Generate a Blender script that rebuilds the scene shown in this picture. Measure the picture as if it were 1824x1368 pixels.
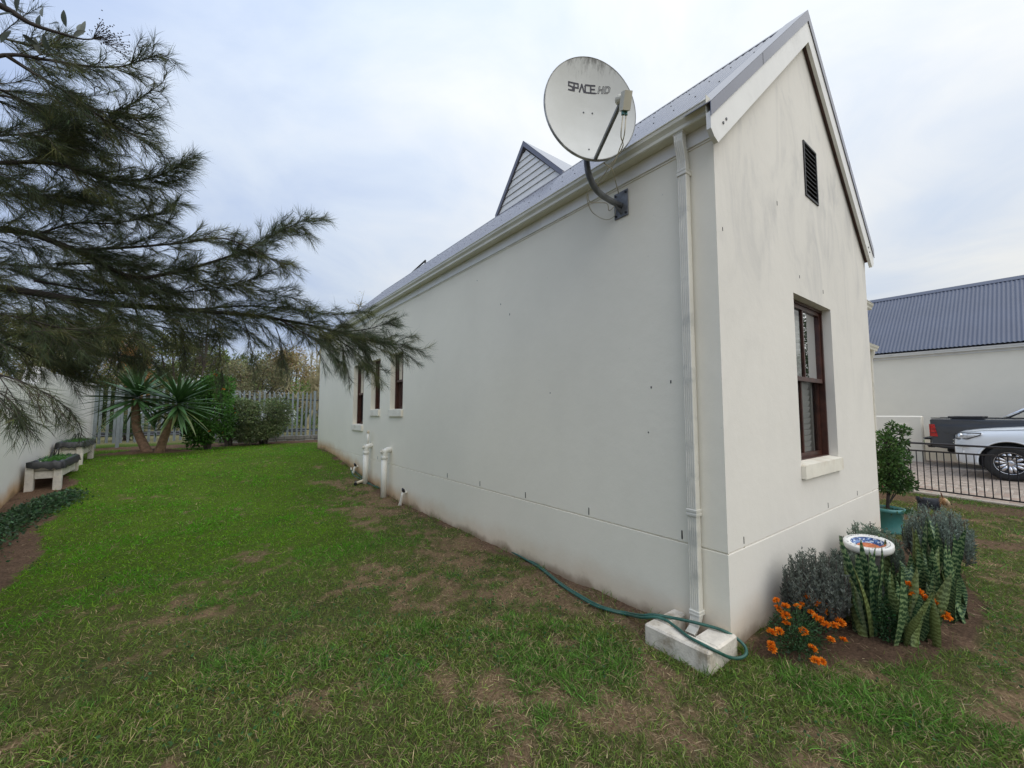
import bpy, bmesh, math
import numpy as np
from mathutils import Matrix, Vector, noise as mnoise

# ---------------------------------------------------------------- scene reset
for o in list(bpy.data.objects):
    bpy.data.objects.remove(o)
SC = bpy.context.scene
COL = SC.collection
R2 = math.radians

# ---------------------------------------------------------------- camera
F_PX, CX, CY = 730.0, 912.0, 684.0
PITCH, YAW = R2(4.0), R2(37.3)
CAM = np.array([-2.97, -1.417, 1.6])
FW = np.array([math.sin(YAW)*math.cos(PITCH), math.cos(YAW)*math.cos(PITCH), math.sin(PITCH)])
RT = np.array([math.cos(YAW), -math.sin(YAW), 0.0])
UP = np.cross(RT, FW)
cam_d = bpy.data.cameras.new('camera')
cam_d.sensor_width = 36.0
cam_d.lens = F_PX/1824.0*36.0
cam_d.clip_start = 0.05
cam_d.clip_end = 3000.0
cam = bpy.data.objects.new('camera', cam_d)
COL.objects.link(cam)
cam.location = CAM
cam.rotation_euler = (math.pi/2+PITCH, 0, -YAW)
SC.camera = cam

# ---------------------------------------------------------------- world: overcast sky
SUN_DIR = Vector((0.02, -0.60, 0.80)).normalized()
W = bpy.data.worlds.new('World'); SC.world = W
W.use_nodes = True
nt = W.node_tree; nt.nodes.clear()
def wn(t, **k):
    n = nt.nodes.new(t)
    for a, b in k.items(): setattr(n, a, b)
    return n
out = wn('ShaderNodeOutputWorld'); bg = wn('ShaderNodeBackground'); bg.inputs['Strength'].default_value = 0.1
sky = wn('ShaderNodeTexSky'); sky.sky_type = 'NISHITA'; sky.sun_disc = False
sky.sun_elevation = math.asin(SUN_DIR.z); sky.sun_rotation = math.atan2(SUN_DIR.x, SUN_DIR.y)
sky.air_density = 1.5; sky.dust_density = 3.0
tc = wn('ShaderNodeTexCoord')
sep = wn('ShaderNodeSeparateXYZ'); nt.links.new(tc.outputs['Generated'], sep.inputs[0])
def wmath(op, a, b=None, clamp=False):
    n = wn('ShaderNodeMath', operation=op, use_clamp=clamp)
    for i, v in enumerate((a, b)):
        if v is None: continue
        if isinstance(v, (int, float)): n.inputs[i].default_value = v
        else: nt.links.new(v, n.inputs[i])
    return n.outputs[0]
zc = wmath('MAXIMUM', sep.outputs[2], 0.0)
den = wmath('ADD', zc, 0.22)
ux = wmath('DIVIDE', sep.outputs[0], den); uy = wmath('DIVIDE', sep.outputs[1], den)
cmb = wn('ShaderNodeCombineXYZ'); nt.links.new(ux, cmb.inputs[0]); nt.links.new(uy, cmb.inputs[1])
def wnoise(scale, detail, rough, dist, off):
    mp = wn('ShaderNodeMapping'); mp.inputs['Location'].default_value = off
    nt.links.new(cmb.outputs[0], mp.inputs[0])
    n = wn('ShaderNodeTexNoise'); n.inputs['Scale'].default_value = scale; n.inputs['Detail'].default_value = detail
    n.inputs['Roughness'].default_value = rough; n.inputs['Distortion'].default_value = dist
    nt.links.new(mp.outputs[0], n.inputs['Vector']); return n.outputs['Fac']
n1 = wnoise(0.55, 4, 0.5, 0.3, (3.1, 1.7, 0)); n2 = wnoise(1.9, 7, 0.56, 0.5, (7.3, 2.2, 4))
cl = wmath('ADD', wmath('MULTIPLY', n1, 0.62), wmath('MULTIPLY', n2, 0.38))
# cloud is whiter towards the side the sun is on (a thinner veil there)
dsun = wmath('ADD', wmath('MULTIPLY', sep.outputs[0], 0.86), wmath('MULTIPLY', sep.outputs[1], -0.5))
cl2 = wmath('ADD', cl, wmath('MULTIPLY', dsun, 0.17))
rmp = wn('ShaderNodeValToRGB')
rmp.color_ramp.elements[0].position = 0.33; rmp.color_ramp.elements[0].color = (0.43, 0.54, 0.78, 1)
rmp.color_ramp.elements[1].position = 0.67; rmp.color_ramp.elements[1].color = (0.90, 0.91, 0.905, 1)
e = rmp.color_ramp.elements.new(0.50); e.color = (0.655, 0.738, 0.868, 1)
nt.links.new(cl2, rmp.inputs[0])
# overcast sky: brighter overhead than at the horizon
elev = wmath('ADD', wmath('MULTIPLY', zc, 6.5), 7.9)
mul = wn('ShaderNodeMix', data_type='RGBA', blend_type='MULTIPLY'); mul.inputs[0].default_value = 1.0
nt.links.new(rmp.outputs[0], mul.inputs[6])
cc = wn('ShaderNodeCombineColor'); 
for i in range(3): nt.links.new(elev, cc.inputs[i])
nt.links.new(cc.outputs[0], mul.inputs[7])
mix = wn('ShaderNodeMix', data_type='RGBA'); mix.inputs[0].default_value = 0.93
nt.links.new(sky.outputs[0], mix.inputs[6]); nt.links.new(mul.outputs[2], mix.inputs[7])
nt.links.new(mix.outputs[2], bg.inputs[0]); nt.links.new(bg.outputs[0], out.inputs[0])

# ---------------------------------------------------------------- sun (veiled by cloud)
sd = bpy.data.lights.new('sun', 'SUN'); sd.energy = 1.45; sd.angle = R2(75); sd.color = (1.0, 0.965, 0.91)
sun = bpy.data.objects.new('sun', sd); COL.objects.link(sun)
sun.rotation_euler = SUN_DIR.to_track_quat('Z', 'Y').to_euler()
SC.view_settings.view_transform = 'Standard'; SC.view_settings.look = 'None'
SC.view_settings.exposure = 0.06; SC.view_settings.gamma = 1.0
SC.render.engine = 'CYCLES'
SC.cycles.max_bounces = 8; SC.cycles.transparent_max_bounces = 16

# ---------------------------------------------------------------- pixel -> place helpers
def ray(x, y): return FW+RT*((x-CX)/F_PX)-UP*((y-CY)/F_PX)
def onx(x, y, X): d = ray(x, y); return CAM+d*((X-CAM[0])/d[0])
def ony(x, y, Y): d = ray(x, y); return CAM+d*((Y-CAM[1])/d[1])
def onz(x, y, z): d = ray(x, y); return CAM+d*((z-CAM[2])/d[2])
def P(x, y, dep): return CAM+ray(x, y)*dep
def sstep(a, b, v):
    t = np.clip((v-a)/(b-a), 0, 1); return t*t*(3-2*t)
def ground(x, y):
    x = np.asarray(x, float); y = np.asarray(y, float)
    return (-0.03+0.55*sstep(5.2, 12.0, y)*(1-sstep(5, 9, x)*(1-sstep(8, 16, y)))+0.11*sstep(4.5, 8.0, x)*(1-sstep(3, 8, y))
            +0.012*np.sin(1.7*x+0.6*y)*np.cos(1.3*y-0.4*x))
def gpx(x, y):
    z = 0.1
    for _ in range(30):
        p = onz(x, y, z); z = 0.5*z+0.5*float(ground(p[0], p[1]))
    return onz(x, y, z)

# ---------------------------------------------------------------- value noise (numpy)
def vnoise(x, y, s, seed=0):
    x = np.asarray(x, float)*s; y = np.asarray(y, float)*s
    xi = np.floor(x).astype(np.int64); yi = np.floor(y).astype(np.int64)
    fx = x-xi; fy = y-yi; fx = fx*fx*(3-2*fx); fy = fy*fy*(3-2*fy)
    def h(a, b):
        n = (a*374761393+b*668265263+seed*974634777) & 0x7fffffff
        n = ((n ^ (n >> 13))*1274126177) & 0x7fffffff
        return ((n ^ (n >> 16)) & 0xffff)/65535.0
    return (h(xi, yi)*(1-fx)+h(xi+1, yi)*fx)*(1-fy)+(h(xi, yi+1)*(1-fx)+h(xi+1, yi+1)*fx)*fy
def fbm(x, y, s, seed=0, o=4):
    r = 0; a = 0.5; t = 0
    for i in range(o):
        r = r+a*vnoise(x, y, s*(2.03**i), seed+i*17); t += a; a *= 0.55
    return r/t

# ---------------------------------------------------------------- materials
MATS = {}
def new_mat(name):
    m = bpy.data.materials.new(name); m.use_nodes = True
    t = m.node_tree; b = t.nodes['Principled BSDF']; MATS[name] = m
    return m, t, b
def N(t, ty, **k):
    n = t.nodes.new(ty)
    for a, b in k.items():
        setattr(n, a, b)
    return n
def mathn(t, op, a, b=None, clamp=False):
    n = N(t, 'ShaderNodeMath', operation=op, use_clamp=clamp)
    for i, v in enumerate((a, b)):
        if v is None: continue
        if isinstance(v, (int, float)): n.inputs[i].default_value = v
        else: t.links.new(v, n.inputs[i])
    return n.outputs[0]
def mixc(t, fac, a, b, mode='MIX'):
    n = N(t, 'ShaderNodeMix', data_type='RGBA', blend_type=mode)
    for i, v in ((0, fac), (6, a), (7, b)):
        if isinstance(v, (int, float)): n.inputs[i].default_value = v
        elif isinstance(v, tuple): n.inputs[i].default_value = (*v[:3], 1)
        else: t.links.new(v, n.inputs[i])
    return n.outputs[2]
def noisen(t, scale, detail=4, rough=0.55, vec=None, dist=0.0):
    n = N(t, 'ShaderNodeTexNoise'); n.inputs['Scale'].default_value = scale
    n.inputs['Detail'].default_value = detail; n.inputs['Roughness'].default_value = rough
    n.inputs['Distortion'].default_value = dist
    if vec is not None: t.links.new(vec, n.inputs['Vector'])
    return n.outputs['Fac']
def objco(t, scale=(1, 1, 1)):
    c = N(t, 'ShaderNodeTexCoord'); m = N(t, 'ShaderNodeMapping'); m.inputs['Scale'].default_value = scale
    t.links.new(c.outputs['Object'], m.inputs[0]); return m.outputs[0]
def mrange(t, v, a, b, c=0.0, d=1.0, smooth=True):
    n = N(t, 'ShaderNodeMapRange'); n.interpolation_type = 'SMOOTHSTEP' if smooth else 'LINEAR'
    t.links.new(v, n.inputs[0])
    for i, x in enumerate((a, b, c, d)): n.inputs[i+1].default_value = x
    return n.outputs[0]
def bumpn(t, b, h, strength=0.3, dist=0.01):
    n = N(t, 'ShaderNodeBump'); n.inputs['Strength'].default_value = strength; n.inputs['Distance'].default_value = dist
    t.links.new(h, n.inputs['Height']); t.links.new(n.outputs[0], b.inputs['Normal'])
def M(name, col, rough=0.6, var=0.15, scale=6.0, bump=0.0, bscale=60.0, metal=0.0, spec=0.5, dirt=None, dscale=2.0, coat=0.0):
    """plain material with noise-varied colour, optional bump and dirt blotches"""
    m, t, b = new_mat(name)
    v = objco(t)
    n = noisen(t, scale, 5, 0.6, v)
    lo = tuple(c*(1-var) for c in col); hi = tuple(min(1, c*(1+var)) for c in col)
    c = mixc(t, mrange(t, n, 0.3, 0.7), lo, hi)
    if dirt:
        f = mrange(t, noisen(t, dscale, 6, 0.65, v), 0.48, 0.72, 0, dirt[3])
        c = mixc(t, f, c, dirt[:3])
    t.links.new(c, b.inputs['Base Color'])
    b.inputs['Roughness'].default_value = rough; b.inputs['Metallic'].default_value = metal
    b.inputs['Specular IOR Level'].default_value = spec; b.inputs['Coat Weight'].default_value = coat
    if bump: bumpn(t, b, noisen(t, bscale, 4, 0.6, v), bump, 0.01)
    return m
def M_leaf(name, rough=0.55, trans=0.3, spec=0.3, attr='col'):
    m, t, b = new_mat(name)
    a = N(t, 'ShaderNodeAttribute', attribute_name=attr)
    t.links.new(a.outputs['Color'], b.inputs['Base Color'])
    b.inputs['Roughness'].default_value = rough; b.inputs['Specular IOR Level'].default_value = spec
    tr = N(t, 'ShaderNodeBsdfTranslucent'); t.links.new(a.outputs['Color'], tr.inputs[0])
    mx = N(t, 'ShaderNodeMixShader'); mx.inputs[0].default_value = trans
    t.links.new(b.outputs[0], mx.inputs[1]); t.links.new(tr.outputs[0], mx.inputs[2])
    t.links.new(mx.outputs[0], t.nodes['Material Output'].inputs[0])
    return m
def M_plaster(name, col, dirt=True, streak=0.0):
    m, t, b = new_mat(name)
    v = objco(t); s = N(t, 'ShaderNodeSeparateXYZ'); t.links.new(v, s.inputs[0])
    big = mrange(t, noisen(t, 0.55, 4, 0.6, v), 0.3, 0.7)
    c = mixc(t, big, tuple(x*0.965 for x in col), tuple(min(1, x*1.03) for x in col))
    mid = mrange(t, noisen(t, 4.0, 6, 0.65, v), 0.35, 0.75)
    c = mixc(t, mathn(t, 'MULTIPLY', mid, 0.10), c, (col[0]*0.86, col[1]*0.85, col[2]*0.82))
    if streak:
        sv = objco(t, (1.35, 1.35, 0.55))
        st = mrange(t, noisen(t, 1.6, 7, 0.62, sv, 1.3), 0.42, 0.80)
        hi = mrange(t, s.outputs[2], 0.6, 4.4)
        c = mixc(t, mathn(t, 'MULTIPLY', mathn(t, 'MULTIPLY', st, hi), streak), c, (0.43, 0.42, 0.41))
    # old paint flecks
    fl = mrange(t, noisen(t, 34, 2, 0.5, v), 0.755, 0.79)
    c = mixc(t, mathn(t, 'MULTIPLY', fl, 0.35), c, (0.30, 0.29, 0.27))
    if dirt:
        gy = mathn(t, 'SUBTRACT', mathn(t, 'MULTIPLY', mrange(t, s.outputs[1], 5.2, 12.0), 0.55), 0.03)
        h = mathn(t, 'SUBTRACT', s.outputs[2], gy)
        wob = noisen(t, 1.6, 5, 0.65, v)
        hh = mathn(t, 'ADD', h, mathn(t, 'MULTIPLY', mathn(t, 'SUBTRACT', wob, 0.5), 0.34))
        f = mrange(t, hh, 0.02, 0.34, 1.0, 0.0)
        far = mrange(t, s.outputs[1], 3.5, 7.5, 0.40, 0.95)
        c = mixc(t, mathn(t, 'MULTIPLY', f, far), c, (0.58, 0.37, 0.18))
        f2 = mrange(t, hh, -0.02, 0.10, 0.75, 0.0)
        c = mixc(t, f2, c, (0.22, 0.15, 0.09))
    t.links.new(c, b.inputs['Base Color'])
    b.inputs['Roughness'].default_value = 0.72; b.inputs['Specular IOR Level'].default_value = 0.28
    h1 = noisen(t, 150, 3, 0.6, v); h2 = noisen(t, 9, 4, 0.6, v)
    bumpn(t, b, mathn(t, 'ADD', mathn(t, 'MULTIPLY', h1, 0.25), h2), 0.22, 0.012)
    return m
def M_glass(name, tint=(0.9, 0.93, 0.93)):
    m, t, b = new_mat(name)
    t.nodes.remove(b)
    tr = N(t, 'ShaderNodeBsdfTransparent'); tr.inputs[0].default_value = (*tint, 1)
    gl = N(t, 'ShaderNodeBsdfGlossy'); gl.inputs['Roughness'].default_value = 0.015
    v = objco(t); bp = N(t, 'ShaderNodeBump'); bp.inputs['Strength'].default_value = 0.05; bp.inputs['Distance'].default_value = 0.02
    t.links.new(noisen(t, 3.0, 2, 0.5, v), bp.inputs['Height']); t.links.new(bp.outputs[0], gl.inputs['Normal'])
    fr = N(t, 'ShaderNodeFresnel'); fr.inputs[0].default_value = 1.75
    mx = N(t, 'ShaderNodeMixShader')
    t.links.new(fr.outputs[0], mx.inputs[0]); t.links.new(tr.outputs[0], mx.inputs[1]); t.links.new(gl.outputs[0], mx.inputs[2])
    t.links.new(mx.outputs[0], t.nodes['Material Output'].inputs[0])
    return m

M_plaster('plaster', (0.865, 0.81, 0.675)); M_plaster('plaster_gable', (0.79, 0.75, 0.675), True, 0.62)
M_plaster('plaster_neighbour', (0.875, 0.815, 0.675), False)
M_plaster('plaster_boundary', (0.80, 0.78, 0.73), True, 0.35)
M('sill_paint', (0.83, 0.78, 0.66), 0.55, 0.05, 5, 0.1, 80, dirt=(0.45, 0.32, 0.2, 0.35), dscale=3)
M('white_paint', (0.82, 0.80, 0.75), 0.4, 0.03, 4, 0.03, 60, dirt=(0.5, 0.48, 0.43, 0.3), dscale=1.6)
M('gutter_paint', (0.69, 0.66, 0.54), 0.32, 0.05, 2.5, 0.0, dirt=(0.42, 0.40, 0.33, 0.3), dscale=2)
M('downpipe_paint', (0.72, 0.69, 0.60), 0.35, 0.06, 3, 0, dirt=(0.40, 0.40, 0.36, 0.55), dscale=5)
M('roof_steel', (0.145, 0.145, 0.175), 0.16, 0.08, 1.2, 0, spec=0.75, dirt=(0.30, 0.30, 0.32, 0.3), dscale=0.8)
M('roof_cap', (0.155, 0.155, 0.19), 0.24, 0.08, 2.0, spec=0.6)
M('neighbour_roof', (0.105, 0.12, 0.165), 0.5, 0.06, 0.8, spec=0.4)
M('dark_metal', (0.02, 0.02, 0.022), 0.5, 0.2, 8)
M('louvre', (0.030, 0.028, 0.026), 0.5, 0.2, 8)
M('wood_brown', (0.062, 0.022, 0.014), 0.38, 0.35, 9, 0.1, 40)
M('room_shade', (0.05, 0.048, 0.045), 0.9, 0.1)
M('blind_white', (0.72, 0.71, 0.68), 0.5, 0.04)
M_glass('glass')
M('pvc', (0.76, 0.74, 0.66), 0.35, 0.05, 4, dirt=(0.5, 0.42, 0.3, 0.35), dscale=4)
M('pvc_stained', (0.62, 0.54, 0.40), 0.5, 0.2, 10, dirt=(0.3, 0.22, 0.14, 0.6), dscale=7)
M('black_plastic', (0.015, 0.015, 0.016), 0.38, 0.3, 12, 0.3, 25)
M('concrete_painted', (0.68, 0.62, 0.52), 0.75, 0.14, 9, 0.5, 60, dirt=(0.30, 0.24, 0.16, 0.85), dscale=7)
M('hose_green', (0.022, 0.095, 0.07), 0.4, 0.25, 20)
M('galvanised', (0.16, 0.165, 0.17), 0.5, 0.3, 14, metal=0.3, dirt=(0.10, 0.10, 0.10, 0.5), dscale=9)
M('fence_steel', (0.25, 0.29, 0.305), 0.5, 0.14, 3, dirt=(0.2, 0.2, 0.19, 0.4), dscale=2)
M('fence_rail', (0.05, 0.055, 0.06), 0.5, 0.2, 5)
M('stone_plinth', (0.22, 0.215, 0.19), 0.85, 0.25, 5, 0.5, 20)
M('old_white_wood', (0.66, 0.62, 0.55), 0.75, 0.15, 12, 0.4, 40, dirt=(0.33, 0.26, 0.18, 0.7), dscale=6)
M('bark_grey', (0.075, 0.06, 0.05), 0.9, 0.35, 14, 0.6, 30)
M('bark_dark', (0.035, 0.028, 0.024), 0.9, 0.35, 14, 0.6, 40)
M('bark_yucca', (0.21, 0.13, 0.085), 0.9, 0.3, 12, 0.6, 30)
M('bark_pale', (0.36, 0.31, 0.18), 0.85, 0.25, 8, 0.3, 20)
M('teal_plastic', (0.075, 0.26, 0.25), 0.45, 0.12, 6, dirt=(0.2, 0.25, 0.22, 0.3), dscale=5)
M('railing_paint', (0.012, 0.010, 0.016), 0.4, 0.2, 8)
M('brick_paver', (0.36, 0.29, 0.23), 0.85, 0.22, 3, 0.4, 40)
M('kerb', (0.40, 0.35, 0.29), 0.9, 0.15, 5, 0.4, 30)
M('asphalt', (0.055, 0.055, 0.056), 0.9, 0.15, 3, 0.3, 60)
M('soil', (0.085, 0.05, 0.032), 0.95, 0.3, 10, 0.8, 30)
M_leaf('foliage'); M_leaf('needle', 0.6, 0.28, 0.25); M_leaf('grass_blade', 0.6, 0.35, 0.2)
M_leaf('thick_leaf', 0.38, 0.06, 0.5); M_leaf('petal', 0.6, 0.25, 0.2)
M('red_brick', (0.26, 0.11, 0.075), 0.85, 0.2, 6, 0.4, 30)

# ---------------------------------------------------------------- mesh builder
class MB:
    def __init__(s): s.v = []; s.f = []
    def add(s, vs, fs):
        o = len(s.v); s.v.extend([tuple(map(float, p)) for p in vs]); s.f.extend([tuple(i+o for i in f) for f in fs]); return s
    def box(s, a, b):
        (x0, y0, z0), (x1, y1, z1) = a, b
        return s.add([(x0,y0,z0),(x1,y0,z0),(x1,y1,z0),(x0,y1,z0),(x0,y0,z1),(x1,y0,z1),(x1,y1,z1),(x0,y1,z1)],
                     [(0,3,2,1),(4,5,6,7),(0,1,5,4),(1,2,6,5),(2,3,7,6),(3,0,4,7)])
    def bbox(s, a, b, c=0.006):
        """box with chamfered edges"""
        bm = bmesh.new(); bmesh.ops.create_cube(bm, size=1)
        a = np.array(a, float); b = np.array(b, float)
        for v in bm.verts: v.co = Vector((a+b)/2+np.array(v.co)*(b-a))
        bmesh.ops.bevel(bm, geom=bm.edges[:], offset=c, segments=1, affect='EDGES')
        bm.verts.index_update(); s.add([v.co[:] for v in bm.verts], [[v.index for v in f.verts] for f in bm.faces]); bm.free(); return s
    def quad(s, a, b, c, d): return s.add([a, b, c, d], [(0, 1, 2, 3)])
    def prism(s, poly, d):
        """polygon of 3D points extruded by vector d"""
        n = len(poly); d = np.array(d, float)
        vs = [np.array(p, float) for p in poly]; vs += [p+d for p in vs]
        return s.add(vs, [tuple(range(n))[::-1], tuple(range(n, 2*n))]+[(i, (i+1) % n, n+(i+1) % n, n+i) for i in range(n)])
    def tube(s, pts, r, n=8, cap=True):
        pts = [np.array(p, float) for p in pts]; k = len(pts)
        if isinstance(r, (int, float)): r = [r]*k
        vs = []; fs = []
        t0 = pts[1]-pts[0]; ref = np.array([0, 0, 1.0]) if abs(t0[2]) < 0.9*np.linalg.norm(t0) else np.array([1.0, 0, 0])
        u = None
        for i in range(k):
            t = pts[min(i+1, k-1)]-pts[max(i-1, 0)]; t = t/(np.linalg.norm(t)+1e-12)
            u = (ref if u is None else u); u = u-t*(u@t); u = u/(np.linalg.norm(u)+1e-12); w = np.cross(t, u)
            for j in range(n):
                a = 2*math.pi*j/n; vs.append(pts[i]+(u*math.cos(a)+w*math.sin(a))*r[i])
        for i in range(k-1):
            for j in range(n):
                fs.append((i*n+j, i*n+(j+1) % n, (i+1)*n+(j+1) % n, (i+1)*n+j))
        if cap: fs.append(tuple(range(n))[::-1]); fs.append(tuple(range((k-1)*n, k*n)))
        return s.add(vs, fs)
    def lathe(s, prof, n=24, c=(0, 0, 0), axis='z', close=False):
        vs = []; fs = []; k = len(prof)
        for i in range(n):
            a = 2*math.pi*i/n; ca, sa = math.cos(a), math.sin(a)
            for (r, h) in prof:
                p = {'z': (r*ca, r*sa, h), 'y': (r*ca, h, r*sa), 'x': (h, r*ca, r*sa)}[axis]
                vs.append((p[0]+c[0], p[1]+c[1], p[2]+c[2]))
        m = k if close else k-1
        for i in range(n):
            for j in range(m):
                fs.append((i*k+j, ((i+1) % n)*k+j, ((i+1) % n)*k+(j+1) % k, i*k+(j+1) % k))
        return s.add(vs, fs)
    def xform(s, mat):
        mat = Matrix(mat); s.v = [tuple(mat @ Vector(p)) for p in s.v]; return s
    def build(s, name, mat, parent=None, smooth=False, local=False, col=None):
        me = bpy.data.meshes.new(name); me.from_pydata(s.v, [], s.f); me.validate()
        bm = bmesh.new(); bm.from_mesh(me); bmesh.ops.recalc_face_normals(bm, faces=bm.faces[:]); bm.to_mesh(me); bm.free()
        return mk(name, me, mat, parent, smooth, local)

ROOTLOC = {}
def mk(name, me, mat, parent=None, smooth=False, local=False, loc=None):
    if mat is not None and len(me.materials) == 0: me.materials.append(MATS[mat] if isinstance(mat, str) else mat)
    if smooth and len(me.polygons):
        if smooth is True: me.polygons.foreach_set('use_smooth', [True]*len(me.polygons))
        else: me.shade_auto(smooth) if hasattr(me, 'shade_auto') else me.polygons.foreach_set('use_smooth', [True]*len(me.polygons))
    o = bpy.data.objects.new(name, me); COL.objects.link(o)
    if loc is not None: o.location = loc
    if parent is not None: attach(o, parent, local)
    return o
def attach(o, parent, local=False):
    o.parent = parent
    if not local:
        l = ROOTLOC.get(parent.name)
        if l is not None: o.matrix_parent_inverse = Matrix.Translation(-Vector(l))
def tag(o, label, cat=None, group=None, kind=None):
    if label: o['label'] = label
    if cat: o['category'] = cat
    if group: o['group'] = group
    if kind: o['kind'] = kind
    return o
def thing(name, label, cat, loc=(0, 0, 0), group=None, rotz=0.0):
    o = bpy.data.objects.new(name, None); COL.objects.link(o); o.empty_display_size = 0.2
    o.location = loc; o.rotation_euler = (0, 0, rotz); ROOTLOC[o.name] = tuple(float(c) for c in loc)
    return tag(o, label, cat, group)
def np_mesh(name, V, faces_flat, loop_tot, col=None):
    """mesh from numpy: V (n,3), flat loop vertex indices, loops per face, colours per vertex"""
    me = bpy.data.meshes.new(name)
    me.vertices.add(len(V)); me.vertices.foreach_set('co', np.ascontiguousarray(V, np.float32).ravel())
    me.loops.add(len(faces_flat)); me.loops.foreach_set('vertex_index', np.ascontiguousarray(faces_flat, np.int32))
    me.polygons.add(len(loop_tot))
    st = np.concatenate([[0], np.cumsum(loop_tot)[:-1]]).astype(np.int32)
    me.polygons.foreach_set('loop_start', st)
    me.update(calc_edges=True); me.validate()
    if col is not None:
        a = me.color_attributes.new('col', 'FLOAT_COLOR', 'POINT')
        c = np.ones((len(V), 4), np.float32); c[:, :3] = col; a.data.foreach_set('color', c.ravel())
    return me
def unit(a): return a/(np.linalg.norm(a, axis=-1, keepdims=True)+1e-12)
def vary(rng, base, n, v=0.25, hue=0.12):
    """n colours round a base: brightness and slight hue scatter"""
    b = np.array(base)[None, :]*np.exp(rng.normal(0, v, (n, 1)))
    return np.clip(b*np.exp(rng.normal(0, hue, (n, 3))), 0, 1)
def blades(base, dirv, length, width, col, bend, rng, segs=2, tipcol=None, side=None):
    """thin tapering strips (needles, grass): base (n,3), dirv unit (n,3); bend (n,3) displacement at the tip"""
    n = len(base)
    if side is None:
        rv = rng.normal(size=(n, 3)); side = unit(np.cross(dirv, rv))
    L = length[:, None]; w = width[:, None]/2
    rows = []; cols = []
    for k in range(segs):
        t = k/segs; c = base+dirv*L*t+bend*(t*t); ww = w*(1-0.35*t)
        rows += [c-side*ww, c+side*ww]
        cc = col if tipcol is None else col*(1-t)+tipcol*t
        cols += [cc, cc]
    rows.append(base+dirv*L+bend); cols.append(col if tipcol is None else tipcol)
    m = 2*segs+1
    V = np.stack(rows, 1).reshape(-1, 3); C = np.stack(cols, 1).reshape(-1, 3)
    o = (np.arange(n)*m)[:, None]
    fl = []; lt = []
    pat = []
    for k in range(segs-1): pat += [2*k, 2*k+1, 2*k+3, 2*k+2]
    pat += [2*segs-2, 2*segs-1, 2*segs]
    ff = (o+np.array(pat)[None, :]).ravel()
    tot = np.tile(np.array([4]*(segs-1)+[3]), n)
    return V, ff, tot, C
def leaves(base, dirv, length, width, col, rng, fold=0.25):
    """diamond leaves of two triangles pairs folded on the midrib"""
    n = len(base); rv = rng.normal(size=(n, 3)); side = unit(np.cross(dirv, rv)); nor = unit(np.cross(side, dirv))
    L = length[:, None]; w = width[:, None]/2
    a = base; b = base+dirv*L*0.45+side*w+nor*w*fold; c = base+dirv*L; d = base+dirv*L*0.45-side*w+nor*w*fold
    V = np.stack([a, b, c, d], 1).reshape(-1, 3)
    ff = (np.arange(n)[:, None]*4+np.array([0, 1, 2, 0, 2, 3])[None, :]).ravel()
    return V, ff, np.full(2*n, 3), np.repeat(col, 4, 0)
def catmesh(name, parts):
    Vs = []; Fs = []; Ts = []; Cs = []; o = 0
    for V, f, t, c in parts:
        Vs.append(V); Fs.append(f+o); Ts.append(t); Cs.append(c); o += len(V)
    return np_mesh(name, np.concatenate(Vs), np.concatenate(Fs), np.concatenate(Ts), np.concatenate(Cs))
def smooth_path(pts, n):
    """Catmull-Rom through pts"""
    pts = np.array(pts, float); k = len(pts)
    ext = np.vstack([2*pts[0]-pts[1], pts, 2*pts[-1]-pts[-2]])
    outp = []
    for t in np.linspace(0, k-1-1e-9, n):
        i = int(t); u = t-i; p0, p1, p2, p3 = ext[i:i+4]
        outp.append(0.5*((2*p1)+(p2-p0)*u+(2*p0-5*p1+4*p2-p3)*u*u+(-p0+3*p1-3*p2+p3)*u**3))
    return np.array(outp)
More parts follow.
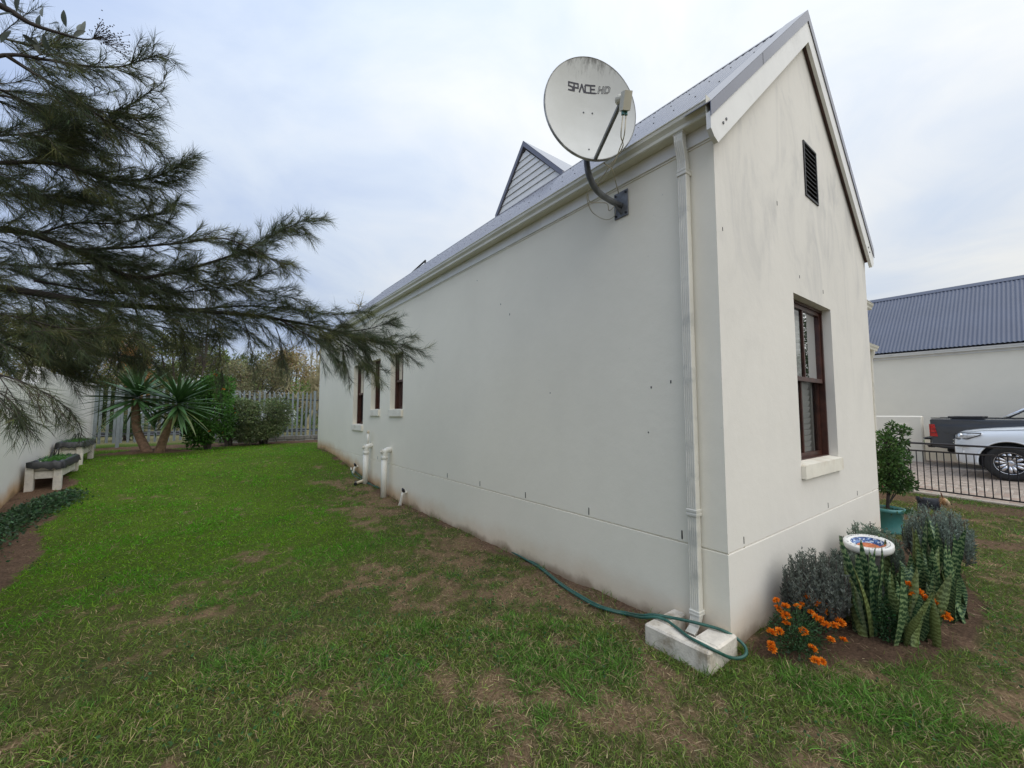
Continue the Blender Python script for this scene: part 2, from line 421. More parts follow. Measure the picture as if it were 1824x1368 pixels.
# ================================================================ GROUND
BED = np.array([(0.0, 0.0), (0.06, -0.12), (0.2, -0.36), (0.5, -0.60), (1.0, -0.88), (1.75, -1.03), (2.5, -0.98), (3.3, -0.74), (4.2, -0.62), (4.3, 0.02)])
def in_poly(x, y, poly):
    r = np.zeros(x.shape, bool); n = len(poly)
    for i in range(n):
        x0, y0 = poly[i]; x1, y1 = poly[(i+1) % n]
        c = ((y0 > y) != (y1 > y)) & (x < (x1-x0)*(y-y0)/((y1-y0)+1e-12)+x0); r ^= c
    return r
def soil_mask(x, y):
    wx = x+0.22*(fbm(x, y, 4.5, 5)-0.5); wy = y+0.22*(fbm(x, y, 4.5, 9)-0.5)
    m = in_poly(wx, wy, BED).astype(float)
    n = fbm(x, y, 3.0, 21)
    # strip along the foot of the house wall
    dw = np.where((y > -0.1) & (y < 12.4), np.abs(x+0.02), 9)
    m = np.maximum(m, (1-sstep(0.02, 0.16, dw-0.30*(n-0.5)))*(0.55+0.45*(n > .45)))
    # bed along the boundary wall
    xb = -4.62+0.28*sstep(8, 5, y)+0.3*(n-0.5)-0.55*sstep(9.2, 10.5, y)
    m = np.maximum(m, (x < xb)*(y < 13)*(y > -4)*1.0)
    # bare earth round the yucca and along the back fence
    for (cx, cy, rx, ry) in ((-4.0, 13.2, 1.0, 0.55), (-2.0, 15.6, 4.4, 1.0), (-0.6, 16.0, 1.7, 0.7)):
        d = ((x-cx)/rx)**2+((y-cy)/ry)**2+1.1*(n-0.5)
        m = np.maximum(m, 1-sstep(0.7, 1.15, d))
    # worn strips on the right by the driveway
    for (ax, ay, bx, by, w) in ((4.9, -0.75, 5.6, -2.0, 0.17), (7.2, 0.6, 6.9, -2.4, 0.28), (5.6, 0.2, 6.0, -0.5, 0.18)):
        t = np.clip(((x-ax)*(bx-ax)+(y-ay)*(by-ay))/((bx-ax)**2+(by-ay)**2), 0, 1)
        d = np.hypot(x-ax-t*(bx-ax), y-ay-t*(by-ay)); m = np.maximum(m, 0.9*(1-sstep(w*0.5, w*1.5, d+0.5*(n-0.5))))
    return np.clip(m, 0, 1)
def dry_mask(x, y):
    n = 0.30*fbm(x, y, 1.3, 31)+0.38*fbm(x, y, 4.6, 57)+0.32*fbm(x, y, 13.0, 58, 3)
    lush = sstep(-0.4, -2.2, x-0.05*y)*sstep(2.2, 5.0, y)*1.0
    lush = np.maximum(lush, sstep(7.0, 10.5, y))
    wallside = sstep(1.9, 0.3, -x)*(y > 0)*sstep(8.5, 5, y)
    th = 0.475+0.135*lush-0.035*wallside+0.06*sstep(0.6, 1.6, x)
    return sstep(th, th+0.13, n)
def ground_lush(x, y):
    l = sstep(-0.2, -2.0, x-0.05*y)*sstep(2.0, 5.0, y); return np.maximum(l, sstep(6.5, 10.0, y))
def ground_col(x, y):
    s = soil_mask(x, y)[:, None]; d = dry_mask(x, y)[:, None]; l = ground_lush(x, y)[:, None]
    g = np.array([0.075, 0.078, 0.028])*(1-l)+np.array([0.075, 0.12, 0.014])*l
    g = g*(0.75+0.5*fbm(x, y, 2.0, 77)[:, None])
    dr = np.array([0.215, 0.138, 0.083])*(0.7+0.6*fbm(x, y, 7, 71)[:, None])
    so = np.array([0.135, 0.085, 0.055])*(0.6+0.8*fbm(x, y, 6, 13)[:, None])
    bed = in_poly(x, y, BED)[:, None]; so = np.where(bed, so*0.72, so)
    c = g*(1-0.85*d)+dr*0.85*d
    c = c*(1-s)+so*s
    far = sstep(17.2, 18.5, y)[:, None]
    fc = np.array([0.14, 0.13, 0.06])*(0.6+0.8*fbm(x, y, 0.4, 19)[:, None])
    return c*(1-far)+fc*far
def axis_coords(a, b, step, lo, hi):
    core = list(np.arange(a, b, step)); r = []; d = step; v = core[-1]
    while v < hi: d *= 1.35; v += d; r.append(min(v, hi))
    l = []; d = step; v = a
    while v > lo: d *= 1.35; v -= d; l.append(max(v, lo))
    return np.array(l[::-1]+core+r)
gx = axis_coords(-6.0, 9.0, 0.065, -900, 900); gy = axis_coords(-2.6, 17.5, 0.065, -900, 900)
GX, GY = np.meshgrid(gx, gy); xs = GX.ravel(); ys = GY.ravel()
near = (np.abs(xs) < 14) & (ys > -6) & (ys < 22)
zs = ground(xs, ys)+np.where(near, 0.03*(fbm(xs, ys, 5, 3)-0.5), 0)
cs = ground_col(xs, ys)
sm = soil_mask(xs, ys)*near; zs = zs-0.12*((xs > 7.66+0.3*(ys+1.07)) & (xs < 16) & (ys > -11.5) & (ys < 4.8))+sm*0.05*(fbm(xs, ys, 9, 44)-0.5)+0.10*np.exp(-(((xs+4.0)/0.75)**2+((ys-13.2)/0.45)**2))
nx, ny = len(gx), len(gy)
ii = (np.arange(ny-1)[:, None]*nx+np.arange(nx-1)[None, :]).ravel()
ff = np.stack([ii, ii+1, ii+nx+1, ii+nx], 1).ravel()
gme = np_mesh('ground', np.stack([xs, ys, zs], 1), ff, np.full(len(ii), 4), cs)
m, t, b = new_mat('lawn_ground')
a = N(t, 'ShaderNodeAttribute', attribute_name='col'); v = objco(t)
f1 = mrange(t, noisen(t, 45, 6, 0.7, v), 0.3, 0.7, 0.55, 1.4); cc = N(t, 'ShaderNodeCombineColor')
for i in range(3): t.links.new(f1, cc.inputs[i])
t.links.new(mixc(t, 1.0, a.outputs['Color'], cc.outputs[0], 'MULTIPLY'), b.inputs['Base Color'])
b.inputs['Roughness'].default_value = 0.95; b.inputs['Specular IOR Level'].default_value = 0.1
bumpn(t, b, noisen(t, 70, 6, 0.7, v), 0.8, 0.02)
g_o = mk('ground', gme, m, smooth=True); tag(g_o, 'garden ground with lawn, bare soil and dry patches', None, None, 'structure')

# ---- grass blades
rng = np.random.default_rng(7)
def grass_points(n, r0, r1, ex):
    """radial sample round the camera, density ~ r^-ex"""
    u = rng.random(n); k = 2-ex
    r = (u*(r1**k-r0**k)+r0**k)**(1/k)
    a = YAW+rng.uniform(-1.18, 1.18, n)
    return CAM[0]+r*np.sin(a), CAM[1]+r*np.cos(a), r
def free(x, y):
    ok = ~((x > -0.012) & (x < 8.0) & (y > -0.01) & (y < 12.5)) if False else ~(((x > -0.012) & (x < 4.12) & (y > -0.012) & (y < 12.5)) | ((x > 4.0) & (x < 8.0) & (y > 0.5) & (y < 12.5)))
    ok &= ~((x > -0.39) & (x < 0.02) & (y > -0.05) & (y < 0.44))
    ok &= (x > -5.15-0.034*(y-8)) & (y < 16.5) & (x < 7.55+0.3*(y+1.07))
    return ok
parts = []
for (n, r0, r1, ex, segs) in ((150000, 1.0, 3.4, 0.35, 3), (420000, 3.2, 19.0, 1.75, 1)):
    x, y, r = grass_points(n, r0, r1, ex)
    s = soil_mask(x, y); d = dry_mask(x, y); l = ground_lush(x, y); pn = fbm(x, y, 2.6, 91); tn = fbm(x, y, 9, 15)
    keep = free(x, y) & (rng.random(n) > s*0.975) & (rng.random(n) > d*0.45) & (rng.random(n) < 0.45+1.1*tn*(0.6+0.8*pn))
    x, y, r, s, d, l, pn, tn = [q[keep] for q in (x, y, r, s, d, l, pn, tn)]; n = len(x)
    th = rng.uniform(0, 2*math.pi, n); tilt = np.abs(rng.normal(0.55, 0.35, n))+0.35*d
    tilt = np.clip(tilt, 0, 1.45)
    dv = np.stack([np.cos(th)*np.sin(tilt), np.sin(th)*np.sin(tilt), np.cos(tilt)], 1)
    hgt = (0.026+0.036*tn+0.05*sstep(0.52, 0.68, pn)*tn)*rng.uniform(0.55, 1.45, n)*(1-0.35*d)*(1-0.25*l)
    wid = rng.uniform(0.0022, 0.0042, n)*np.clip(r/2.6, 1, 3.6)
    dead = rng.random(n) < (0.16+0.52*d-0.12*l)
    gb = np.array([0.135, 0.220, 0.042])*(1-l[:, None])+np.array([0.140, 0.320, 0.016])*l[:, None]
    gb = gb*np.where(pn[:, None] > 0.55, np.array([0.80, 1.0, 0.85]), np.array([1.1, 1.0, 1.0]))
    c = gb*np.exp(rng.normal(0, 0.38 if segs > 1 else 0.24, (n, 1)))*np.exp(rng.normal(0, 0.09, (n, 3)))
    straw = np.array([0.36, 0.275, 0.155])*np.exp(rng.normal(0, 0.3, (n, 1)))
    c = np.where(dead[:, None], straw, c)
    base = np.stack([x, y, ground(x, y)+0.03*(fbm(x, y, 5, 3)-0.5)-0.003], 1)
    bend = np.stack([np.cos(th), np.sin(th), -0.8*np.ones(n)], 1)*(hgt*rng.uniform(0.05, 0.55, n))[:, None]
    parts.append(blades(base, dv, hgt, wid, np.clip(c, 0, 1), bend, rng, segs, np.clip(c*1.15, 0, 1)))
# taller tufts along the wall foot, round the gully block and at bed edges
tx, ty = [], []
for (cx_, cy_, sx_, sy_, k_) in [(-0.06, q_, 0.035, 0.05, 26) for q_ in (0.62, 1.05, 1.9, 2.6, 3.3, 4.4, 5.3, 5.9, 6.9, 8.0, 9.1, 10.2, 11.4)]+[(-0.40, -0.05, 0.05, 0.05, 60), (-0.30, -0.12, 0.07, 0.03, 70), (0.04, -0.05, 0.03, 0.03, 50), (-0.42, 0.3, 0.03, 0.12, 40), (0.2, -0.5, 0.12, 0.05, 90), (0.75, -0.85, 0.2, 0.06, 120)]:
    tx.append(rng.normal(cx_, sx_, k_)); ty.append(rng.normal(cy_, sy_, k_))
tx = np.concatenate(tx); ty = np.concatenate(ty); k = free(tx, ty); tx, ty = tx[k], ty[k]; n = len(tx); th = rng.uniform(0, 6.283, n); tl = rng.uniform(0.02, 0.6, n)
dv = np.stack([np.cos(th)*np.sin(tl), np.sin(th)*np.sin(tl), np.cos(tl)], 1); L = rng.uniform(0.05, 0.15, n)
parts.append(blades(np.stack([tx, ty, ground(tx, ty)-0.01], 1), dv, L, rng.uniform(0.003, 0.0055, n), vary(rng, (0.115, 0.20, 0.035), n, 0.3), np.stack([np.cos(th), np.sin(th), -np.ones(n)], 1)*(L*0.3)[:, None], rng, 3))
# broad-leaved weeds and clover in patches
wx, wy, wr = grass_points(15000, 1.1, 7.0, 0.6)
wm = fbm(wx, wy, 1.7, 131); k = free(wx, wy) & (wm > 0.60) & (soil_mask(wx, wy) < 0.3); wx, wy, wr = wx[k], wy[k], wr[k]; n = len(wx)
th = rng.uniform(0, 2*math.pi, n); el = rng.uniform(0.15, 0.8, n)
dv = np.stack([np.cos(th)*np.cos(el), np.sin(th)*np.cos(el), np.sin(el)], 1)
bs = np.stack([wx, wy, ground(wx, wy)+rng.uniform(0.012, 0.05, n)], 1)
parts.append(leaves(bs, dv, rng.uniform(0.012, 0.026, n), rng.uniform(0.010, 0.02, n), vary(rng, (0.05, 0.125, 0.04), n, 0.2, 0.08), rng))
# fallen straw and clippings lying flat
sx, sy, sr = grass_points(26000, 1.0, 9.0, 0.9); k = free(sx, sy) & (rng.random(len(sx)) < 0.35+0.5*dry_mask(sx, sy)); sx, sy = sx[k], sy[k]; n = len(sx)
th = rng.uniform(0, 2*math.pi, n); dv = np.stack([np.cos(th), np.sin(th), rng.uniform(-0.05, 0.3, n)], 1)
bs = np.stack([sx, sy, ground(sx, sy)+rng.uniform(0.008, 0.03, n)], 1)
parts.append(blades(bs, unit(dv), rng.uniform(0.02, 0.07, n), rng.uniform(0.0015, 0.003, n)*1.2, vary(rng, (0.40, 0.31, 0.19), n, 0.3, 0.05), np.zeros((n, 3)), rng, 1))
go = mk('lawn_grass', catmesh('lawn_grass', parts), 'grass_blade'); tag(go, 'short patchy lawn of green and dry grass blades', 'grass', None, 'stuff')

# ================================================================ HOUSE
house = thing('house', 'cream plastered house with steep grey corrugated roof and tall gable', 'house', (2.05, 6.0, 0.0))
GZ0, GZ1 = 0.606, 0.622
def wall_panel(T, L, z0, z1, openings, thick, caps=(True, True), groove=True, top=True):
    """T(u, w, z)->world, w outward. Outer skin with scored groove, reveals, inner skin."""
    mb = MB()
    us = sorted({0.0, L, *[o[0] for o in openings], *[o[1] for o in openings]})
    zz = sorted({z0, z1, *[o[2] for o in openings], *[o[3] for o in openings], *((GZ0, GZ1) if groove else ())})
    hole = lambda u, z: any(o[0] < u < o[1] and o[2] < z < o[3] for o in openings)
    for i in range(len(us)-1):
        for j in range(len(zz)-1):
            u0, u1, a, c = us[i], us[i+1], zz[j], zz[j+1]
            if hole((u0+u1)/2, (a+c)/2): continue
            mb.quad(T(u0, -thick, a), T(u1, -thick, a), T(u1, -thick, c), T(u0, -thick, c))
            if groove and abs(a-GZ0) < 1e-6:
                m_ = (a+c)/2
                mb.quad(T(u0, 0, a), T(u1, 0, a), T(u1, -0.014, m_), T(u0, -0.014, m_)); mb.quad(T(u0, -0.014, m_), T(u1, -0.014, m_), T(u1, 0, c), T(u0, 0, c))
            else: mb.quad(T(u0, 0, a), T(u1, 0, a), T(u1, 0, c), T(u0, 0, c))
    for (u0, u1, a, c) in openings:
        for p, q in (((u0, a), (u1, a)), ((u1, a), (u1, c)), ((u1, c), (u0, c)), ((u0, c), (u0, a))):
            mb.quad(T(p[0], 0, p[1]), T(q[0], 0, q[1]), T(q[0], -thick, q[1]), T(p[0], -thick, p[1]))
    for k, u in ((0, 0.0), (1, L)):
        if caps[k]: mb.quad(T(u, 0, z0), T(u, -thick, z0), T(u, -thick, z1), T(u, 0, z1))
    if top: mb.quad(T(0, 0, z1), T(L, 0, z1), T(L, -thick, z1), T(0, -thick, z1))
    return mb
LY, LX = 12.45, 4.10
TS = lambda u, w, z: (-w, u, z)              # long wall faces -X, u = y
TG = lambda u, w, z: (u, -w, z)              # gable wall faces -Y, u = x
WIN_S = [(8.08, 8.85, 1.31, 2.73), (7.00, 7.57, 1.655, 2.735), (5.80, 6.43, 1.65, 2.745)]
WIN_G = [(1.455, 2.535, 1.115, 2.735)]
wall_panel(TS, LY, -0.4, 3.86, WIN_S, 0.26, (False, True)).build('wall', 'plaster', house)
wall_panel(TG, LX, -0.4, 3.55, WIN_G, 0.26, (False, False), top=False).build('wall', 'plaster_gable', house)
TR = lambda u, w, z: (LX+w, u, z)
wall_panel(TR, LY, -0.4, 3.86, [], 0.26, (False, True)).build('wall', 'plaster', house)
TB = lambda u, w, z: (u, LY+w, z)
wall_panel(TB, LX, -0.4, 3.86, [], 0.26, (False, False)).build('wall', 'plaster', house)
RX, RZ, SL = 2.04, 5.865, 0.945
zl = lambda x: RZ-SL*abs(x-RX)
VENT = (1.915, 2.30, 3.84, 4.44)
mb = MB()
tri = lambda x: zl(x)-0.06
for poly in ([(0, 3.55), (VENT[0], 3.55), (VENT[0], tri(VENT[0])), (0, tri(0))],
             [(VENT[0], 3.55), (VENT[1], 3.55), (VENT[1], VENT[2]), (VENT[0], VENT[2])],
             [(VENT[0], VENT[3]), (VENT[1], VENT[3]), (VENT[1], tri(VENT[1])), (RX, tri(RX)), (VENT[0], tri(VENT[0]))],
             [(VENT[1], 3.55), (LX, 3.55), (LX, tri(LX)), (VENT[1], tri(VENT[1]))]):
    mb.add([(x, 0, z) for x, z in poly], [tuple(range(len(poly)))]); mb.add([(x, 0.26, z) for x, z in poly], [tuple(range(len(poly)))])
for p, q in (((0, 2)), ((0, 3)), ((1, 2)), ((1, 3))): pass
for (x0, z0), (x1, z1) in (((VENT[0], VENT[2]), (VENT[1], VENT[2])), ((VENT[1], VENT[2]), (VENT[1], VENT[3])), ((VENT[1], VENT[3]), (VENT[0], VENT[3])), ((VENT[0], VENT[3]), (VENT[0], VENT[2]))):
    mb.quad((x0, 0, z0), (x1, 0, z1), (x1, 0.26, z1), (x0, 0.26, z0))
mb.build('wall', 'plaster_gable', house)
mb = MB(); mb.add([(0, LY, 3.86), (LX, LY, 3.86), (RX, LY, tri(RX))], [(0, 1, 2)]); mb.build('wall', 'plaster', house)

# louvred gable vent
v_o = MB(); fw = 0.022
for a, c in (((VENT[0], VENT[2]), (VENT[0]+fw, VENT[3])), ((VENT[1]-fw, VENT[2]), (VENT[1], VENT[3])), ((VENT[0]+fw, VENT[2]), (VENT[1]-fw, VENT[2]+fw)), ((VENT[0]+fw, VENT[3]-fw), (VENT[1]-fw, VENT[3]))):
    v_o.box((a[0]+.002, -0.012, a[1]+.002), (c[0]-.002, 0.05, c[1]-.002))
vent = v_o.build('vent', 'louvre', house)
MB().quad((VENT[0], 0.2, VENT[2]), (VENT[1], 0.2, VENT[2]), (VENT[1], 0.2, VENT[3]), (VENT[0], 0.2, VENT[3])).build('vent_back', 'dark_metal', vent)
ns = 11; sl_me = None
for i in range(ns):
    z = VENT[2]+fw+(i+0.5)*(VENT[3]-VENT[2]-2*fw)/ns
    if sl_me is None:
        mbs = MB(); hx = (VENT[1]-VENT[0])/2-fw
        mbs.prism([(-hx, -0.006, -0.022), (-hx, 0.038, 0.016), (-hx, 0.038, 0.022), (-hx, -0.006, -0.016)], (2*hx, 0, 0))
        so = mbs.build('slat', 'louvre', vent); sl_me = so.data
    else: so = mk('slat', sl_me, None, vent)
    so.location = ((VENT[0]+VENT[1])/2, 0, z)

# windows
def sash_window(T0, op, bar=True, blind='slats', meet=None, rec=0.0):
    T = lambda u, w, z: T0(u, w+(rec if w < -0.1 else 0.0), z)
    u0, u1, z0, z1 = op; sgn = 1
    zm = meet or (z0+z1)/2; fr = 0.03; sr = 0.038
    bx = lambda mb, ua, ub, wa, wb, za, zb: mb.prism([T(ua, wa, za), T(ub, wa, za), T(ub, wa, zb), T(ua, wa, zb)], np.array(T(0, wb, 0), float)-np.array(T(0, wa, 0), float))
    root = MB(); e = 0.003
    for a in ((u0+e, u0+fr, z0+e, z1-e), (u1-fr, u1-e, z0+e, z1-e), (u0+fr, u1-fr, z1-fr, z1-e), (u0+fr, u1-fr, z0+e, z0+fr)):
        bx(root, a[0], a[1], -0.225, -0.125, a[2], a[3])
    win = root.build('window', 'wood_brown', house)
    for (za, zb, wf) in ((zm-0.025, z1-fr-.001, -0.140), (z0+fr+.001, zm+0.025, -0.182)):
        s = MB(); ua, ub = u0+fr+.001, u1-fr-.001
        bx(s, ua, ua+sr, wf-0.038, wf, za, zb); bx(s, ub-sr, ub, wf-0.038, wf, za, zb)
        bx(s, ua+sr, ub-sr, wf-0.038, wf, zb-sr, zb); bx(s, ua+sr, ub-sr, wf-0.038, wf+(0.006 if zb > zm+0.1 else 0), za, za+sr*1.15)
        s.build('sash', 'wood_brown', win)
        um = (ua+ub)/2; pan = [(ua+sr, ub-sr)]
        if bar:
            bm_ = MB(); bx(bm_, um-0.013, um+0.013, wf-0.034, wf-0.004, za+sr*1.15, zb-sr); bm_.build('glazing_bar', 'wood_brown', win)
            pan = [(ua+sr, um-0.013), (um+0.013, ub-sr)]
        for pa, pb in pan:
            MB().quad(T(pa, wf-0.02, za+sr*1.15), T(pb, wf-0.02, za+sr*1.15), T(pb, wf-0.02, zb-sr), T(pa, wf-0.02, zb-sr)).build('pane', 'glass', win)
    # sill
    sm_ = MB(); pts = [(-0.125, z0+0.018), (0.045, z0-0.004), (0.045, z0-0.118), (-0.0, z0-0.118), (0.0, z0-0.02), (-0.125, z0-0.02)]
    sm_.prism([T(u0-0.012, w, z) for w, z in pts[:4]], np.array(T(u1+0.012, 0, 0), float)-np.array(T(u0-0.012, 0, 0), float)) if False else None
    sm_.prism([T(u0-0.014, 0.0005, z0-0.120), T(u1+0.014, 0.0005, z0-0.120), T(u1+0.014, 0.0005, z0-0.003), T(u0-0.014, 0.0005, z0-0.003)], np.array(T(0, 0.038, 0), float)-np.array(T(0, 0, 0), float))
    sm_.prism([T(u0+e, 0.0385, z0-0.003), T(u0+e, 0.0385, z0+0.004), T(u0+e, -0.125, z0+0.022), T(u0+e, -0.125, z0-0.003)], np.array(T(u1-e, 0, 0), float)-np.array(T(u0+e, 0, 0), float))
    sm_.build('sill', 'sill_paint', win)
    # shutter slats behind the glass
    if blind:
        n = int((z1-z0-0.12)/0.062)
        mbs = MB(); hu = (u1-u0)/2-fr-0.07; th = R2(62)
        c_, s_ = 0.030*math.cos(th), 0.030*math.sin(th)
        um = (u0+u1)/2
        mbs.prism([T(-hu, -c_, -s_), T(-hu, c_, s_), T(-hu, c_, s_+0.006), T(-hu, -c_, -s_+0.006)], np.array(T(hu, 0, 0), float)-np.array(T(-hu, 0, 0), float))
        me = None
        for i in range(n):
            if me is None: so = mbs.build('shutter_slat', 'blind_white', win); me = so.data
            else: so = mk('shutter_slat', me, None, win)
            so.location = T(um, -0.262, z0+0.08+i*0.062)
        fm = MB()
        for a in ((u0+fr-0.02, um-hu, z0, z1), (um+hu, u1-fr+0.02, z0, z1)): bx(fm, a[0], a[1], -0.295, -0.235, a[2], a[3])
        fm.build('shutter_frame', 'blind_white', win)
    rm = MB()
    rm.quad(T(u0-0.3, -0.6, z0-0.4), T(u1+0.3, -0.6, z0-0.4), T(u1+0.3, -0.6, z1+0.3), T(u0-0.3, -0.6, z1+0.3)); rm.build('room_shade_panel', 'room_shade', win)  # dark-coloured panel stands in for the unlit room behind the glass
    return win
for op in WIN_S: sash_window(TS, op, True, 'slats', op[2]+(op[3]-op[2])*0.52, 0.028)
sash_window(TG, WIN_G[0], True, 'slats', 1.945, 0.045)

# weep slots above the groove
wl = None
for (px, py) in ((1215, 952), (1049, 911), (936, 884), (855, 859), (797, 842), (673, 812), (647, 805)):
    y_ = float(onx(px, py, 0)[1])
    if wl is None: o_ = MB().bbox((-0.003, -0.005, -0.032), (0.004, 0.005, 0.032), 0.001).build('weep_slot', 'dark_metal', house); wl = o_.data
    else: o_ = mk('weep_slot', wl, None, house)
    o_.location = (0, y_, 0.672)
for (px, py) in ((1325, 967), (1475, 902), (1527, 880)):
    o_ = mk('weep_slot', wl, None, house); o_.rotation_euler = (0, 0, math.pi/2); o_.location = (float(ony(px, py, 0)[0]), 0, 0.668); o_.scale = (1, .7, .8)
# small chips and nail marks on the plaster
for k, (px, py) in enumerate(((850, 500), (892, 542), (908, 560), (1155, 770), (1160, 690), (1195, 680), (980, 700))):
    q = onx(px, py, 0); o_ = mk('plaster_chip', wl, None, house); o_.location = q; o_.scale = (0.9, 1.0, 0.18+0.1*(k % 3))
for k, (px, py) in enumerate(((1287, 408), (1384, 362), (1424, 493), (1466, 520))):
    q = ony(px, py, 0); o_ = mk('plaster_chip', wl, None, house); o_.location = q; o_.rotation_euler = (0, 0, math.pi/2); o_.scale = (0.9, 0.7, 0.45+0.2*(k % 2))

# roof: corrugated sheets
NSH = 17; Y0R, Y1R = -0.06, 12.56; SW = (Y1R-Y0R)/NSH; NC = 10
def corr_sheet(xe, side, sw, nc, rx, rz, sl, amp=0.0105, smp=8, rows=3, lift=0.012):
    """sheet in local y 0..sw from eave x to ridge"""
    ang = math.atan(sl); nx_, nz_ = side*math.sin(ang), math.cos(ang)
    n = nc*smp+1; V = []; Fs = []
    for r in range(rows):
        x = xe+(rx-xe)*r/(rows-1); z = rz-sl*abs(x-rx)
        for i in range(n):
            h = lift+amp*math.sin(2*math.pi*i/smp); V.append((x+nx_*h, sw*i/(n-1), z+nz_*h))
    for r in range(rows-1):
        for i in range(n-1): Fs.append((r*n+i, r*n+i+1, (r+1)*n+i+1, (r+1)*n+i))
    return MB().add(V, Fs)
for side, xe in ((-1, -0.115), (1, 2*RX+0.115)):
    me = None
    for i in range(NSH):
        if me is None: so = corr_sheet(xe, side, SW, NC, RX, RZ, SL).build('roof_sheet', 'roof_steel', house, smooth=True); me = so.data
        else: so = mk('roof_sheet', me, None, house)
        so.location = (0, Y0R+i*SW, 0)
sc_mb = MB(); ang = math.atan(SL)
for row, xx in enumerate((0.12, 0.72, 1.32, 1.82)):
    for k in range(int(12.4/0.228)):
        y_ = Y0R+0.019+0.228*k+(0.076 if row % 2 else 0); z_ = zl(xx); nx_, nz_ = -math.sin(ang), math.cos(ang)
        p = np.array([xx+nx_*0.02, y_, z_+nz_*0.02]); sc_mb.tube([p, p+np.array([nx_, 0, nz_])*0.008], 0.0075, 6)
so = sc_mb.build('roof_screw', 'dark_metal', house); so['kind'] = 'stuff'
# ridge cap with folded wings
mb = MB()
for s_ in (-1, 1):
    w = 0.15; d = np.array([s_*math.cos(ang), 0, -math.sin(ang)]); n_ = np.array([s_*math.sin(ang), 0, math.cos(ang)])
    a = np.array([RX, Y0R-0.012, RZ])+n_*0.028; a[0] = RX; a[2] = RZ+0.038
    b_ = np.array([RX, Y0R-0.012, RZ])+d*w+n_*0.027; c_ = b_+d*0.004-n_*0.012
    L_ = np.array([0, Y1R-Y0R+0.02, 0])
    mb.quad(a, b_, b_+L_, a+L_); mb.quad(b_, c_, c_+L_, b_+L_)
mb.build('ridge_cap', 'roof_cap', house)
# barge caps, bargeboards
for s_, nm in ((-1, 0), (1, 1)):
    X = lambda x: RX+s_*(RX-x) if s_ > 0 else x
    f = lambda x, dz, y: (X(x), y, zl(x)+dz)
    cap = MB(); cap.prism([f(-0.175, 0.034, -0.076), f(RX, 0.040, -0.076), f(RX, -0.080, -0.076), f(-0.175, -0.072, -0.076)], (0, 0.006, 0))
    nx_, nz_ = math.sin(ang), math.cos(ang)
    cap.prism([f(-0.175, 0.036, -0.076), f(RX, 0.0415, -0.076), f(RX, 0.0415, 0.135), f(-0.175, 0.036, 0.135)], (0, 0, 0.004))
    c_o = cap.build('barge_cap', 'roof_cap', house)
    MB().prism([f(0.78, 0.030, -0.0775), f(0.784, 0.030, -0.0775), f(0.784, -0.075, -0.0775), f(0.78, -0.075, -0.0775)], (0, 0.001, 0)).build('cap_joint', 'dark_metal', c_o)
    bd = MB(); bd.prism([f(-0.165, -0.040, -0.066), f(RX, -0.040, -0.066), f(RX, -0.315, -0.066), f(-0.065, -0.325, -0.066), (X(-0.12), -0.066, 3.575), (X(-0.165), -0.066, 3.62)], (0, 0.032, 0))
    bo = bd.build('bargeboard', 'white_paint', house)
    for (bx_, bz_) in ((0.02, -0.22), (0.07, -0.215)):
        p = np.array(f(bx_, bz_, -0.066)); MB().tube([p, p+np.array([0, -0.006, 0])], 0.011, 8).build('bolt', 'galvanised', bo)
    MB().prism([f(-0.02, -0.10, -0.033), f(RX, -0.10, -0.033), f(RX, -0.30, -0.033), f(-0.02, -0.30, -0.033)], (0, 0.032, 0)).build('barge_packer', 'wood_brown', house)
# fascia and gutter, long side (near) and far side
def gutter(y0, y1, T, zt, nm='gutter'):
    o = [(0.0, zt), (0.0, zt-0.085), (0.092, zt-0.088), (0.099, zt-0.080), (0.100, zt-0.056), (0.108, zt-0.042), (0.122, zt-0.024), (0.126, zt+0.002), (0.132, zt+0.006), (0.132, zt+0.012), (0.118, zt+0.012)]
    i_ = [(0.117, zt-0.020), (0.103, zt-0.038), (0.095, zt-0.054), (0.094, zt-0.076), (0.088, zt-0.083), (0.004, zt-0.080), (0.004, zt)]
    prof = o+i_
    mb = MB().prism([T(y0, w, z) for w, z in prof], np.array(T(y1, 0, 0), float)-np.array(T(y0, 0, 0), float))
    for yy in (y0, y1): mb.add([T(yy, w, z) for w, z in o], [tuple(range(len(o)))])
    return mb
TSg = lambda u, w, z: (-0.022-w, u, z)
MB().bbox((-0.020, -0.030, 3.655), (0.0-0.001, 12.5, 3.87), 0.003).build('fascia', 'white_paint', house)
MB().box((-0.0215, 1.95, 3.656), (-0.0195, 1.954, 3.80)).build('fascia_joint', 'sill_paint', house)
gutter(-0.030, 12.52, TSg, 3.853).build('gutter', 'gutter_paint', house)
MB().box((-0.160, -0.0337, 3.700), (-0.021, -0.0303, 3.890)).build('gutter_stop_end', 'gutter_paint', house)
TRg = lambda u, w, z: (LX+0.022+w, u, z)
MB().bbox((LX+0.001, -0.03, 3.655), (LX+0.020, 12.5, 3.87), 0.003).build('fascia', 'white_paint', house)
gutter(-0.030, 12.52, TRg, 3.853).build('gutter', 'gutter_paint', house)
# lead joint under fascia: thin cream caulk bead
MB().box((-0.008, -0.0, 3.640), (-0.001, 12.45, 3.654)).build('caulk', 'sill_paint', house)

